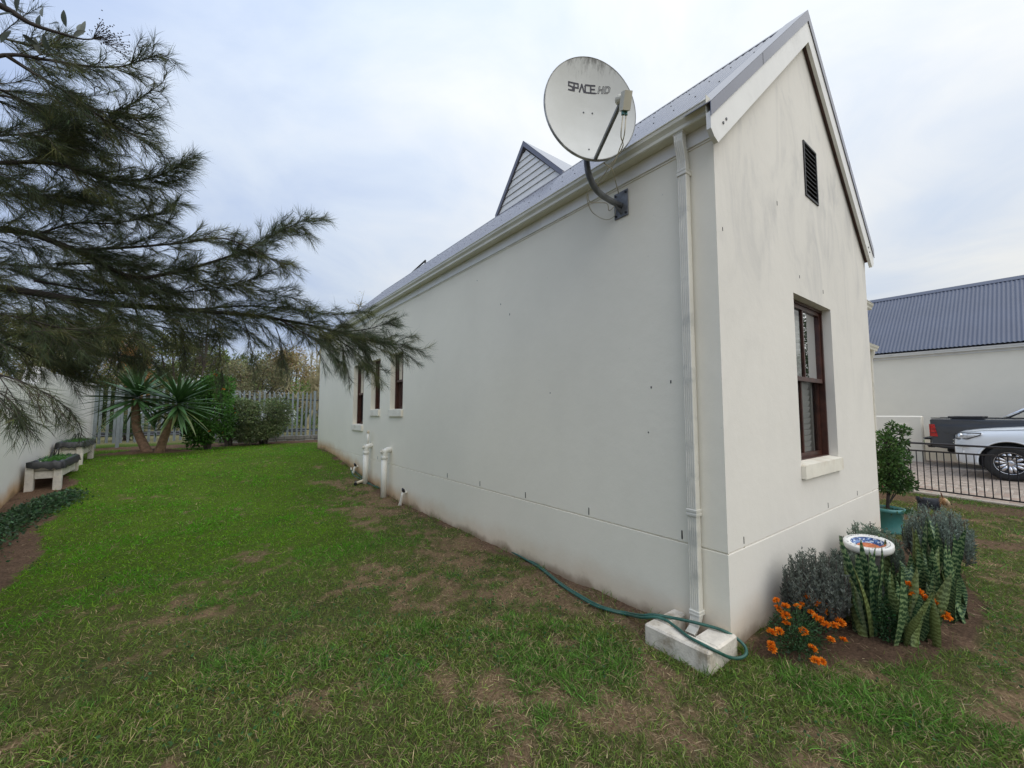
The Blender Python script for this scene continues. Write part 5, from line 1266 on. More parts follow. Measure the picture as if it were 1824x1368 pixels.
# marigolds
def pom(seed, r0):
    r = np.random.default_rng(seed); n = 46; i = np.arange(n)+0.5; ph = np.arccos(1-i/n*1.25); th = math.pi*(1+5**0.5)*i
    d = np.stack([np.sin(ph)*np.cos(th), np.sin(ph)*np.sin(th), np.cos(ph)], 1); d = unit(d+r.normal(0, 0.15, d.shape))
    col = vary(r, (0.80, 0.235, 0.015), n, 0.16, 0.08)
    me = catmesh('flower', [leaves(d*r0*0.25, d, np.full(n, r0)*r.uniform(0.75, 1.1, n), np.full(n, r0*0.72), col, r, 0.5)])
    return me
poms = [pom(k, 0.026) for k in range(4)]
for p_ in poms: p_.materials.append(MATS['petal'])
def marigold(label, c, flowers, rx, h, seed, group='orange marigold plants'):
    r = np.random.default_rng(seed); gz_ = float(ground(c[0], c[1])); root = thing('marigold_plant', label, 'flowers', (c[0], c[1], gz_), group)
    st = MB(); B = []; D = []
    for k, (px, py, dep) in enumerate(flowers):
        p = P(px, py, dep)
        if p[2] < gz_+0.035: p = onz(px, py, gz_+0.04)
        o_ = mk('flower', poms[k % 4], None, root); o_.location = p; s = r.uniform(0.8, 1.25); o_.scale = (s, s, s*0.8); o_.rotation_euler = (r.normal(0.3, 0.3), r.normal(0, 0.35), r.uniform(0, 6))
        base = np.array([c[0]+r.normal(0, 0.03), c[1]+r.normal(0, 0.03), gz_]); pth = smooth_path([base, base*0.45+p*0.55+np.array([0, 0, 0.02]), p], 8); st.tube(pth, 0.0028, 5)
        for j in range(26):
            q = pth[int(r.integers(2, 7))]+r.normal(0, 0.02, 3); B.append(q); D.append(unit(np.array([r.normal(), r.normal(), r.uniform(-0.1, 0.7)])))
    n2 = 900; a = r.uniform(0, 6.28, n2); k = np.sqrt(r.random(n2)); zz = r.random(n2)
    B2 = np.stack([c[0]+rx*k*np.cos(a), c[1]+rx*0.7*k*np.sin(a), gz_+0.02+h*zz*(1-0.55*k*k)], 1); D2 = unit(np.stack([np.cos(a)*k, np.sin(a)*k, r.uniform(-0.2, 0.8, n2)], 1)+r.normal(0, 0.4, (n2, 3)))
    B = np.concatenate([np.array(B), B2]); D = np.concatenate([np.array(D), D2]); n = len(B)
    mk('foliage', catmesh('foliage', [leaves(B, D, r.uniform(0.014, 0.034, n), r.uniform(0.006, 0.012, n), vary(r, (0.035, 0.085, 0.03), n, 0.25), r)]), 'foliage', root); st.build('stems', 'bark_grey', root) if False else mk('stems', catmesh('stems', [(np.array(st.v), np.array([i for f in st.f if len(f) == 4 for i in f]), np.full(sum(len(f) == 4 for f in st.f), 4), np.tile(np.array([[0.05, 0.09, 0.03]]), (len(st.v), 1)))]), 'foliage', root)
zz = lambda L: [(1330+x/3.692, 840+y/3.692, d) for x, y, d in L]
marigold('orange marigold bush at the foot of the house corner', (0.34, -0.26), zz([(195, 848, 2.86), (255, 885, 2.84), (255, 945, 2.82), (262, 1000, 2.8), (395, 820, 2.95), (480, 860, 2.95), (465, 870, 2.9), (335, 888, 2.88), (360, 872, 2.93), (420, 865, 2.95), (422, 925, 2.88), (450, 955, 2.85), (485, 972, 2.85), (540, 878, 2.95), (565, 915, 2.93), (525, 1008, 2.82), (578, 1010, 2.85), (615, 990, 2.88), (375, 1052, 2.76), (215, 1050, 2.76), (165, 1060, 2.77), (162, 1135, 2.70), (168, 1165, 2.68), (435, 1165, 2.66), (555, 1105, 2.74), (635, 1105, 2.76), (455, 1245, 2.55), (495, 1248, 2.56), (500, 920, 2.93), (205, 900, 2.87)]), 0.20, 0.27, 71)
marigold('orange flowers half hidden among the snake plants', (1.02, -0.62), zz([(1065, 745, 3.02), (1100, 765, 3.0), (1095, 810, 2.98), (1130, 790, 3.0), (1170, 830, 2.98), (1225, 860, 2.96), (1215, 850, 2.97), (1310, 940, 2.92), (1285, 915, 2.93), (1318, 960, 2.90)]), 0.10, 0.30, 72)

# bird bath
bc = onz(1546, 966, 0.56); bb = thing('bird_bath', 'white stone bird bath with blue and orange mosaic bowl', 'bird bath', (bc[0], bc[1], float(ground(bc[0], bc[1]))))
M('marble', (0.78, 0.77, 0.73), 0.4, 0.06, 8, 0.1, 30, dirt=(0.5, 0.45, 0.38, 0.3), dscale=6)
m, t, b = new_mat('mosaic_blue'); v = objco(t); vo = N(t, 'ShaderNodeTexVoronoi'); vo.inputs['Scale'].default_value = 75; t.links.new(v, vo.inputs['Vector'])
rp_ = N(t, 'ShaderNodeValToRGB'); rp_.color_ramp.interpolation = 'CONSTANT'; cr = rp_.color_ramp.elements; cr[0].color = (0.03, 0.07, 0.20, 1); cr[1].position = 0.34; cr[1].color = (0.10, 0.20, 0.42, 1)
for p_, c_ in ((0.55, (0.50, 0.58, 0.68)), (0.8, (0.04, 0.10, 0.28))): e = rp_.color_ramp.elements.new(p_); e.color = (*c_, 1)
sx = N(t, 'ShaderNodeSeparateColor'); t.links.new(vo.outputs['Color'], sx.inputs[0]); t.links.new(sx.outputs[0], rp_.inputs[0]); t.links.new(rp_.outputs[0], b.inputs['Base Color']); b.inputs['Roughness'].default_value = 0.25
M('terracotta', (0.50, 0.15, 0.055), 0.6, 0.3, 30)
M('stone_dark', (0.10, 0.095, 0.09), 0.85, 0.25, 10, 0.5, 30)
tilt = Matrix.Translation((bc[0], bc[1], 0.56)) @ Matrix.Rotation(R2(7), 4, Vector(RT).cross(Vector((0, 0, 1)))) @ Matrix.Rotation(R2(5), 4, Vector(RT))
RB_ = 0.158
MB().lathe([(RB_*0.70, 0.0), (RB_*0.74, 0.006), (RB_*0.97, 0.006), (RB_, 0.0), (RB_, -0.028), (RB_*0.96, -0.045), (RB_*0.5, -0.06), (0.0001, -0.06)], 40).xform(tilt).build('rim', 'marble', bb, smooth=40)
bo_ = MB().lathe([(RB_*0.70, -0.0005), (RB_*0.62, -0.018), (RB_*0.46, -0.032)], 40).xform(tilt).build('bowl', 'mosaic_blue', bb, smooth=40)
MB().lathe([(RB_*0.46, -0.032), (RB_*0.2, -0.038), (0.0001, -0.04)], 40).xform(tilt).build('bowl_base', 'terracotta', bb, smooth=40)
V = []; a0 = [math.atan2(-FW[1], -FW[0])+x for x in np.linspace(-0.95, 0.95, 14)]
for a in a0: V += [(RB_*0.695*math.cos(a), RB_*0.695*math.sin(a), 0.0005), (RB_*0.40*math.cos(a), RB_*0.40*math.sin(a), -0.029)]
MB().add(V, [(2*i, 2*i+2, 2*i+3, 2*i+1) for i in range(13)]).xform(tilt).build('terracotta_patch', 'terracotta', bb)
tk = MB(); rr_ = np.random.default_rng(9)
for i in range(46):
    a = 2*math.pi*i/46; 
    if rr_.random() < 0.25: continue
    p = np.array([RB_*0.85*math.cos(a), RB_*0.85*math.sin(a), 0.0068]); u = np.array([-math.sin(a), math.cos(a), 0]); w = np.array([math.cos(a), math.sin(a), 0]); l1, l2 = rr_.uniform(0.003, 0.007), rr_.uniform(0.002, 0.006)
    tk.add([p-u*l1-w*l2, p+u*l1-w*l2*0.5, p+u*l1*0.4+w*l2, p-u*l1+w*l2*0.6], [(0, 1, 2, 3)])
tk.xform(tilt).build('rim_marks', 'stone_dark', bb)['kind'] = 'stuff'
MB().lathe([(0.13, -0.1), (0.13, 0.03), (0.075, 0.07), (0.05, 0.14), (0.045, 0.34), (0.07, 0.44), (0.12, 0.49), (0.02, 0.51)], 20, (bc[0], bc[1], 0)).build('pedestal', 'stone_dark', bb, smooth=40)

# teal pot with shrub, at the far corner
pc = (4.60, 0.02); gz_ = float(ground(*pc)); pot = thing('plant_pot', 'teal plastic pot by the far corner of the gable', 'plant pot', (*pc, gz_))
MB().lathe([(0.0001, 0.0), (0.135, 0.0), (0.145, 0.03), (0.142, 0.045), (0.165, 0.285), (0.182, 0.29), (0.184, 0.335), (0.172, 0.337), (0.162, 0.30), (0.155, 0.27), (0.0001, 0.27)], 32, (*pc, gz_)).build('pot_body', 'teal_plastic', pot, smooth=40)
MB().lathe([(0.0001, 0.285), (0.158, 0.28)], 24, (*pc, gz_)).build('potting_soil', 'soil', pot)
def leaf_crown(r, clumps, n, lmin, lmax, wr, col, v=0.25, up=0.25, shell=0.55):
    """clumps list of (cx,cy,cz,rx,ry,rz)"""
    cl = np.array(clumps); wts = (cl[:, 3]*cl[:, 4]*cl[:, 5])**0.67; idx = r.choice(len(cl), n, p=wts/wts.sum()); d = unit(r.normal(size=(n, 3))); rad = (shell+(1-shell)*r.random(n))**0.9
    rad = np.where(r.random(n) < 0.25, r.random(n), rad)[:, None]
    pos = cl[idx, :3]+d*cl[idx, 3:6]*rad; dv = unit(d+r.normal(0, 0.7, (n, 3))+np.array([0, 0, up])); L = r.uniform(lmin, lmax, n)
    bright = np.exp(r.normal(0, 0.18, len(cl)))[idx][:, None]
    return leaves(pos, dv, L, L*wr*r.uniform(0.8, 1.2, n), np.clip(vary(r, col, n, v, 0.08)*bright, 0, 1), r, 0.3)
r = np.random.default_rng(81); shrub = thing('potted_shrub', 'leafy green shrub growing from the teal pot', 'shrub', (pc[0], pc[1], gz_+0.28))
cls = [(4.66, 0.0, 0.85, 0.22, 0.22, 0.22), (4.78, -0.12, 0.72, 0.22, 0.2, 0.16), (4.72, -0.02, 1.08, 0.20, 0.2, 0.18), (4.95, -0.2, 0.98, 0.13, 0.12, 0.10), (4.92, -0.22, 1.18, 0.09, 0.08, 0.07), (5.0, -0.24, 1.34, 0.10, 0.08, 0.07), (4.74, 0.0, 1.28, 0.09, 0.1, 0.08), (4.85, -0.17, 0.60, 0.16, 0.12, 0.10), (4.62, 0.05, 0.62, 0.15, 0.15, 0.12), (4.82, -0.1, 1.40, 0.08, 0.07, 0.06), (4.98, -0.28, 0.62, 0.11, 0.1, 0.08)]
cls = [(4.60+(c_[0]-4.60)*0.66, 0.02+(c_[1]-0.02)*0.66, c_[2], c_[3]*0.85, c_[4]*0.85, c_[5]*1.05) for c_ in cls]
mk('foliage', catmesh('foliage', [leaf_crown(r, cls, 5600, 0.03, 0.06, 0.45, (0.065, 0.125, 0.035), 0.35)]), 'foliage', shrub)
mb = MB().tube(smooth_path([(4.60, 0.02, gz_+0.27), (4.62, 0.0, 0.55), (4.64, -0.02, 0.9), (4.68, -0.04, 1.3)], 12), [0.022-0.0013*i for i in range(12)], 8)
for c in cls: mb.tube(smooth_path([(4.62, 0.0, max(0.36, c[2]-0.3)), ((4.62+c[0])/2, c[1]/2, c[2]-0.08), c[:3]], 6), [0.009, 0.008, 0.007, 0.006, 0.005, 0.003], 5)
mb.build('stem', 'bark_dark', shrub)
sl = thing('strap_leaved_plant', 'strap-leaved plant spilling over the teal pot rim', 'plant', (pc[0]+0.08, pc[1]-0.1, gz_+0.28))
n = 60; a = r.uniform(0, 6.28, n); bs = np.stack([pc[0]+0.06+0.05*np.cos(a), pc[1]-0.06+0.05*np.sin(a), np.full(n, gz_+0.27)], 1); dv = unit(np.stack([np.cos(a)*0.8, np.sin(a)*0.8, r.uniform(0.6, 1.4, n)], 1)); L = r.uniform(0.18, 0.3, n)
mk('leaves', catmesh('leaves', [blades(bs, dv, L, np.full(n, 0.022), vary(r, (0.055, 0.115, 0.045), n, 0.2), np.stack([np.cos(a)*0.4, np.sin(a)*0.4, -np.ones(n)], 1)*(L*0.75)[:, None], r, 4)]), 'foliage', sl)

# ================================================================ DOG
dg = gpx(1654, 916); DGX = 5.95; dpos = (DGX, -0.235, float(ground(DGX, -0.235))); fdir = unit(np.array([RT[0]*0.72-FW[0]*0.69, RT[1]*0.72-FW[1]*0.69])); drot = math.atan2(fdir[1], fdir[0])
dog = thing('dog', 'small tan and dark grey long-haired terrier walking on the lawn by the railing', 'dog', dpos, None, drot); dog.scale = (0.95, 1.12, 1.12)
def skin_mesh(verts, edges, radii, root=0, sub=2):
    me = bpy.data.meshes.new('sk'); me.from_pydata(verts, edges, []); o = bpy.data.objects.new('sk', me); COL.objects.link(o)
    md = o.modifiers.new('skin', 'SKIN'); md.use_smooth_shade = True
    for i, d in enumerate(me.skin_vertices[0].data): d.radius = radii[i] if isinstance(radii[i], tuple) else (radii[i], radii[i]); d.use_root = (i == root)
    o.modifiers.new('sub', 'SUBSURF').levels = sub; bpy.context.view_layer.update()
    dgp = bpy.context.evaluated_depsgraph_get(); nm = bpy.data.meshes.new_from_object(o.evaluated_get(dgp)); bpy.data.objects.remove(o); return nm
# local: x forward, z up; withers ~0.21 m
vs = [(-0.13, 0, 0.180), (-0.03, 0, 0.182), (0.08, 0, 0.180), (0.125, 0, 0.205), (0.165, 0, 0.225), (0.20, 0, 0.218), (0.235, 0, 0.196), (0.262, 0, 0.182),      # spine, neck, head, muzzle 0-7
      (-0.165, 0, 0.20), (-0.185, 0, 0.245),                                                       # tail 8 9
      (0.085, 0.038, 0.145), (0.095, 0.042, 0.085), (0.110, 0.042, 0.022), (0.128, 0.042, 0.012),  # front leg L 10-13
      (0.075, -0.038, 0.145), (0.065, -0.042, 0.085), (0.050, -0.042, 0.030), (0.066, -0.042, 0.014),  # front R 14-17
      (-0.12, 0.040, 0.150), (-0.092, 0.043, 0.098), (-0.135, 0.043, 0.060), (-0.125, 0.043, 0.014), (-0.104, 0.043, 0.012),   # hind L 18-22
      (-0.12, -0.040, 0.150), (-0.118, -0.043, 0.095), (-0.175, -0.043, 0.062), (-0.172, -0.043, 0.016), (-0.150, -0.043, 0.012)]  # hind R 23-27
es = [(0, 1), (1, 2), (2, 3), (3, 4), (4, 5), (5, 6), (6, 7), (0, 8), (8, 9), (2, 10), (10, 11), (11, 12), (12, 13), (2, 14), (14, 15), (15, 16), (16, 17), (0, 18), (18, 19), (19, 20), (20, 21), (21, 22), (0, 23), (23, 24), (24, 25), (25, 26), (26, 27)]
ra = [0.058, 0.058, 0.062, 0.045, 0.046, 0.044, 0.026, 0.016, 0.016, 0.011]+[0.030, 0.019, 0.015, 0.017]*2+[0.036, 0.024, 0.015, 0.014, 0.016]*2
vs = [(x*0.78, y, z*1.08) for x, y, z in vs]; dme = skin_mesh(vs, es, ra, 1)
co = np.zeros(len(dme.vertices)*3); dme.vertices.foreach_get('co', co); co = co.reshape(-1, 3)
def dogcol(p, r=None):
    grey = np.array([0.055, 0.058, 0.068]); tan = np.array([0.40, 0.23, 0.11]); pale = np.array([0.56, 0.43, 0.28])
    f = sstep(0.085, 0.11, p[:, 0])[:, None]; c = grey*(1-f)+tan*f
    lf = sstep(0.13, 0.09, p[:, 2])[:, None]; c = c*(1-lf)+tan*0.75*lf
    mf = sstep(0.145, 0.18, p[:, 0])[:, None]; return c*(1-mf)+pale*mf
ca_ = dme.color_attributes.new('col', 'FLOAT_COLOR', 'POINT'); cc_ = np.ones((len(co), 4), np.float32); cc_[:, :3] = dogcol(co); ca_.data.foreach_set('color', cc_.ravel())
dme.materials.clear(); M_leaf('fur', 0.7, 0.0, 0.2); mk('body', dme, 'fur', dog, smooth=True, local=True)
no_ = np.zeros(len(dme.vertices)*3, np.float32); dme.vertex_normals.foreach_get('vector', no_); no_ = no_.reshape(-1, 3)
r = np.random.default_rng(91); ix = r.choice(len(co), 9000); ok = co[ix, 2] > 0.02; ix = ix[ok]; n = len(ix)
dv = unit(no_[ix]*0.45+np.array([-0.35, 0, -0.75])+r.normal(0, 0.22, (n, 3))); hl_ = np.where(co[ix, 2] > 0.12, 0.045, 0.018)*r.uniform(0.6, 1.2, n)
hl_ = np.where(co[ix, 0] > 0.115, hl_*0.65, hl_)
mk('coat', catmesh('coat', [blades(co[ix]-no_[ix]*0.002, dv, hl_, np.full(n, 0.0035), np.clip(dogcol(co[ix])*np.exp(r.normal(0, 0.3, (n, 1))), 0, 1), np.zeros((n, 3)), r, 2)]), 'fur', dog, local=True)
M('dog_dark', (0.012, 0.010, 0.009), 0.3, 0.1); M('dog_ear', (0.16, 0.07, 0.035), 0.8, 0.3, 30)
for s in (-1, 1):
    MB().prism([(0.128, s*0.014, 0.285), (0.140, s*0.048, 0.272), (0.122, s*0.044, 0.338)], (-0.012, 0, 0.002)).build('ear', 'dog_ear', dog, local=True)
    MB().lathe([(0.0001, -0.006), (0.0045, -0.004), (0.006, 0), (0.0045, 0.004), (0.0001, 0.006)], 10, (0.178, s*0.024, 0.243)).build('eye', 'dog_dark', dog, local=True, smooth=True)
MB().lathe([(0.0001, -0.008), (0.007, -0.004), (0.008, 0.002), (0.0001, 0.008)], 10, (0.222, 0, 0.200)).build('nose', 'dog_dark', dog, local=True, smooth=True)
MB().tube([(0.198, -0.010, 0.180), (0.212, 0.0, 0.178), (0.198, 0.010, 0.180)], 0.003, 6).build('mouth', 'dog_dark', dog, local=True)

# ================================================================ GARDEN PLANTS AT THE BACK
yc = gpx(272, 808); yuc = thing('yucca', 'yucca with two trunks and spiky green heads on a bare mound', 'yucca', tuple(yc))
ydep = float((yc-CAM) @ FW)
def ytrunk(pts, r0, r1):
    pth = smooth_path(pts, 14); MB().tube(pth, [r0+(r1-r0)*(i/13)**0.6 for i in range(14)], 12).build('trunk', 'bark_yucca', yuc, smooth=True); return pth[-1]
h1 = ytrunk([P(266, 812, ydep), P(257, 795, ydep), P(244, 765, ydep+0.05), P(242, 735, ydep+0.05), P(245, 712, ydep+0.05)], 0.13, 0.075)
h2 = ytrunk([P(282, 812, ydep), P(287, 795, ydep), P(298, 765, ydep-0.05), P(311, 738, ydep-0.1), P(317, 722, ydep-0.1)], 0.125, 0.07)
h3 = P(275, 770, ydep+0.05)
def yleaf(seed, L=0.80):
    r = np.random.default_rng(seed); n = 7; V = []; dr = r.uniform(0.02, 0.16)
    for i in range(n+1):
        t_ = i/n; w = 0.021*(0.55+0.9*min(1, t_/0.35)*1.0 if t_ < 0.35 else 1.45*(1-((t_-0.35)/0.65)**1.6)) if t_ < 1 else 0.001; w = max(w, 0.001)
        x = t_*L; z = -dr*L*t_**2.2; V += [(x, -w, z+w*0.35), (x, 0, z), (x, w, z+w*0.35)]
    return MB().add(V, [(i*3+j, i*3+j+1, i*3+j+4, i*3+j+3) for i in range(n) for j in range(2)])
M('yucca_leaf', (0.045, 0.105, 0.03), 0.42, 0.3, 2.5); M('yucca_leaf_pale', (0.12, 0.15, 0.045), 0.5, 0.3, 4)
ylm = [[], []]
def yhead(c, n, L, seed, low=-0.75):
    r = np.random.default_rng(seed)
    for i in range(n):
        a = r.uniform(0, 6.283); el = math.asin(r.uniform(math.sin(low), 0.995)); mi = 1 if (el < -0.45 and r.random() < 0.4) else 0
        if len(ylm[mi]) < 4: o_ = yleaf(len(ylm[mi])+10*mi).build('leaf', ('yucca_leaf', 'yucca_leaf_pale')[mi], yuc, smooth=True); ylm[mi].append(o_.data)
        else: o_ = mk('leaf', ylm[mi][int(r.integers(4))], None, yuc)
        s = L*r.uniform(0.75, 1.1)*(0.85 if el > 0.9 else 1); o_.location = c+np.array([0, 0, 0.03+0.16*math.sin(el)]); o_.rotation_euler = (r.normal(0, 0.2), -el, a); o_.scale = (s, s, s)
yhead(h1, 135, 1.42, 1); yhead(h2, 135, 1.36, 2); yhead(h3, 24, 0.8, 3, -0.2)

def bush(name, label, cat, px, py, top, hwpx, col, n, seed, lsz, group=None, flowers=0, depth_off=0.0, trunkmat='bark_grey', wr=0.45):
    q = gpx(px, py); dep = float((q-CAM) @ FW)+depth_off; q = P(px, py, dep); gz_ = float(ground(q[0], q[1])); hw = hwpx*dep/F_PX; h = (py-top)*dep/F_PX
    root = thing(name, label, cat, (q[0], q[1], gz_), group); r = np.random.default_rng(seed); cls = []
    for i in range(26):
        a = r.uniform(0, 6.28); k = math.sqrt(r.random())*0.74; zz_ = r.uniform(0.18, 0.86); e = 1-0.35*abs(zz_-0.5)*2
        cls.append((q[0]+hw*k*e*math.cos(a), q[1]+hw*k*e*math.sin(a)*0.8, gz_+h*zz_, hw*r.uniform(0.22, 0.36), hw*r.uniform(0.22, 0.34), h*r.uniform(0.12, 0.2)))
    mk('foliage', catmesh('foliage', [leaf_crown(r, cls, n, lsz*0.7, lsz*1.3, wr, col, 0.28)]), 'foliage', root)
    mb = MB()
    for i in range(9):
        c = cls[i]; mb.tube(smooth_path([(q[0]+r.normal(0, 0.06), q[1]+r.normal(0, 0.06), gz_-0.05), ((q[0]+c[0])/2, (q[1]+c[1])/2, gz_+(c[2]-gz_)*0.5), c[:3]], 8), [0.035-0.0035*k for k in range(8)], 6)
    mb.build('stems', trunkmat, root)
    for i in range(flowers):
        c = cls[int(r.integers(len(cls)))]; d = unit(np.array([r.normal(), -abs(r.normal())-0.3, r.normal()*0.6])); o_ = mk('flower', poms[i % 4], None, root); o_.location = np.array(c[:3])+d*np.array(c[3:6])*1.02; o_.scale = (2.0, 2.0, 1.4); o_.rotation_euler = (r.normal(0, 0.6), r.normal(0, 0.6), 0)
bush('hibiscus_bush', 'tall bright green leafy bush behind the yucca', 'bush', 370, 797, 662, 58, (0.06, 0.15, 0.025), 11000, 101, 0.085, None, 5, -0.6)
bush('olive_bush', 'round grey-green bush in front of the fence near the house', 'bush', 468, 786, 702, 68, (0.15, 0.19, 0.085), 16000, 102, 0.085, None, 0, -1.6, wr=0.35)
bush('flowering_bush', 'dark green bush with orange flowers between the two larger bushes', 'bush', 405, 790, 704, 26, (0.05, 0.11, 0.03), 2600, 103, 0.075, None, 7, -0.9)
bush('low_shrub', 'low dark shrub behind the yucca trunks by the fence', 'bush', 222, 790, 735, 34, (0.05, 0.095, 0.03), 2400, 104, 0.08, None, 0, 1.6)

# ground cover along the boundary wall
r = np.random.default_rng(111); pth = smooth_path([gpx(128, 886), gpx(95, 902), gpx(60, 918), gpx(20, 942), gpx(-40, 985), gpx(-140, 1060)], 60); n = 7000
k = r.integers(0, 60, n); wN = 0.24; off = r.normal(0, 0.5, (n, 2))*wN; x = pth[k, 0]+off[:, 0]-0.05; y = pth[k, 1]+off[:, 1]; z = ground(x, y)+r.random(n)*0.13*np.exp(-(off[:, 0]**2+off[:, 1]**2)/(2*wN*wN)*1.3)+0.01
dv = unit(np.stack([r.normal(size=n), r.normal(size=n), r.uniform(0.1, 1.1, n)], 1)); L = r.uniform(0.025, 0.06, n)
gc = mk('ground_cover', catmesh('ground_cover', [leaves(np.stack([x, y, z], 1), dv, L, L*0.55, vary(r, (0.065, 0.12, 0.055), n, 0.3), r)]), 'foliage'); tag(gc, 'mat of small-leaved ground cover in the bed along the boundary wall', 'ground cover', None, 'stuff')

# ================================================================ BEYOND THE FENCE
rd_ = MB().quad((-60, 23.2, 0.54), (60, 25.2, 0.54), (60, 30.2, 0.54), (-60, 28.2, 0.54)).build('road', 'asphalt'); rd_.location.z = 0.02; tag(rd_, 'grey road beyond the palisade fence', None, None, 'structure')
def bg_tree(name, label, px, dep, top, hwpx, col, n, seed, lsz=0.16, trunk=0.14, base_f=0.25, mat='bark_grey', dens=18, wr=0.4, cat='tree', bare=0, group='trees beyond the palisade fence', flat=0.15):
    q = P(px, 735, dep); gz_ = 0.5; r = np.random.default_rng(seed); h = 1.6+(735-top)*dep/F_PX-gz_; hw = hwpx*dep/F_PX; root = thing(name, label, cat, (q[0], q[1], gz_), group); cls = []
    for i in range(dens):
        a = r.uniform(0, 6.28); k = math.sqrt(r.random())*0.8; zz_ = base_f+(1-base_f)*r.uniform(0.05, 0.88); e = math.sqrt(max(0.05, 1-((zz_-base_f)/(1-base_f)*1.5-0.55)**2*0.8))
        cls.append((q[0]+hw*k*e*math.cos(a), q[1]+hw*k*e*math.sin(a), gz_+h*zz_, hw*r.uniform(0.16, 0.32), hw*r.uniform(0.16, 0.32), h*r.uniform(flat*0.6, flat*1.1)))
    if n: mk('crown', catmesh('crown', [leaf_crown(r, cls, n, lsz*0.6, lsz*1.4, wr, col, 0.3, 0.1, 0.35)]), 'foliage', root)
    mb = MB(); fork = np.array([q[0]+r.normal(0, 0.15), q[1], gz_+h*max(base_f, 0.2)])
    mb.tube(smooth_path([(q[0], q[1], gz_-0.1), (q[0]+r.normal(0, 0.1), q[1], gz_+h*0.12), fork], 6), [trunk*(1.15-0.08*i) for i in range(6)], 9)
    for c in cls[:14]:
        mid = fork*0.5+np.array(c[:3])*0.5+r.normal(0, 0.15, 3); pth = smooth_path([fork, mid, c[:3]], 8); mb.tube(pth, [trunk*0.6*(1-0.11*i) for i in range(8)], 6)
        for j in range(bare):
            p0 = pth[int(r.integers(2, 8))]; d = unit(r.normal(size=3)+np.array([0, 0, 0.7])); L = r.uniform(0.4, 1.0); p1 = p0+d*L*0.5+r.normal(0, 0.07, 3); p2 = p0+d*L+r.normal(0, 0.1, 3); mb.tube([p0, p1, p2], [0.022, 0.014, 0.005], 4)
            for u in range(3): s0 = p1 if u else p2; e_ = s0+unit(r.normal(size=3)+d)*r.uniform(0.2, 0.5); mb.tube([s0, e_], [0.010, 0.004], 4)
    mb.build('trunk', mat, root)
T = bg_tree
T('acacia_tree', 'pale olive feathery tree overhanging the boundary wall', 95, 19.5, 560, 130, (0.25, 0.235, 0.11), 13000, 201, 0.13, 0.10, 0.15)
T('acacia_tree', 'dark olive tree behind the left end of the fence', -60, 24, 500, 130, (0.17, 0.17, 0.075), 9000, 202, 0.18, 0.18, 0.15)
T('rusty_tree', 'rusty brown feathery tree behind the yucca', 236, 26, 596, 50, (0.40, 0.22, 0.08), 5200, 203, 0.16, 0.12, 0.2)
T('pine_tree', 'dark olive tree in the gap right of the rusty tree', 318, 30, 588, 80, (0.15, 0.165, 0.065), 9500, 204, 0.2, 0.2, 0.12)
T('broadleaf_tree', 'mid green tree behind the middle of the fence', 395, 33, 606, 75, (0.16, 0.195, 0.06), 9500, 205, 0.2, 0.2, 0.1)
T('acacia_tree', 'grey olive spreading tree above the white van', 452, 22.5, 642, 70, (0.21, 0.20, 0.105), 8000, 206, 0.13, 0.12, 0.35)
T('acacia_tree', 'brown-tinted tree behind the thorn tree near the house', 520, 36, 616, 72, (0.26, 0.20, 0.095), 8500, 207, 0.22, 0.2, 0.1)
T('thorn_tree', 'bare thorn tree with yellow branches next to the house', 550, 19.0, 560, 62, (0.24, 0.23, 0.09), 1600, 208, 0.07, 0.085, 0.22, 'bark_pale', 16, bare=9)
T('thorn_tree', 'bare twiggy tree top showing above the house eave', 625, 25.0, 520, 46, (0.24, 0.22, 0.10), 900, 209, 0.07, 0.12, 0.3, 'bark_pale', 14, bare=9)
T('thorn_tree', 'bare twiggy tree behind the casuarina branches', 350, 26.0, 392, 66, (0.22, 0.22, 0.10), 1200, 214, 0.08, 0.055, 0.3, 'bark_grey', 16, bare=8)
T('hedge_shrub', 'bright green clipped shrub beyond the fence at the right', 545, 20.5, 680, 40, (0.15, 0.24, 0.05), 3600, 210, 0.09, 0.06, 0.05, cat='bush', flat=0.22)
T('hedge_shrub', 'dark shrub filling the gap at the left end of the fence', 205, 20.5, 662, 44, (0.065, 0.095, 0.03), 5200, 211, 0.13, 0.08, 0.04, cat='bush', flat=0.22)
T('broadleaf_tree', 'dark green tree far behind the olive bush', 480, 48, 632, 90, (0.13, 0.15, 0.07), 8000, 212, 0.3, 0.25, 0.05)
T('broadleaf_tree', 'dull green tree far behind the yucca heads', 280, 48, 615, 110, (0.15, 0.165, 0.075), 9000, 213, 0.3, 0.25, 0.05)
T('broadleaf_tree', 'dull olive tree far behind the boundary wall', 150, 42, 560, 110, (0.16, 0.17, 0.075), 9000, 215, 0.3, 0.25, 0.05)
T('broadleaf_tree', 'olive tree far off between the thorn tree and the house', 600, 46, 610, 70, (0.16, 0.17, 0.085), 6500, 216, 0.3, 0.25, 0.05)
cy = thing('cypress_tree', 'tall conical cypress beyond the parked cars, mirrored in the gable window', 'tree', (24.0, -6.2, 0.0)); r = np.random.default_rng(230)
cls = [(24.0+r.normal(0, 0.12), -6.2+r.normal(0, 0.12), 0.7+i*0.36, 1.25*(1-i/22)+0.15, 1.25*(1-i/22)+0.15, 0.5) for i in range(21)]
mk('crown', catmesh('crown', [leaf_crown(r, cls, 9000, 0.10, 0.22, 0.4, (0.05, 0.085, 0.03), 0.3, 0.5, 0.5)]), 'foliage', cy); MB().tube([(24.0, -6.2, -0.1), (24.0, -6.2, 7.5)], [0.16, 0.03], 8).build('trunk', 'bark_grey', cy)
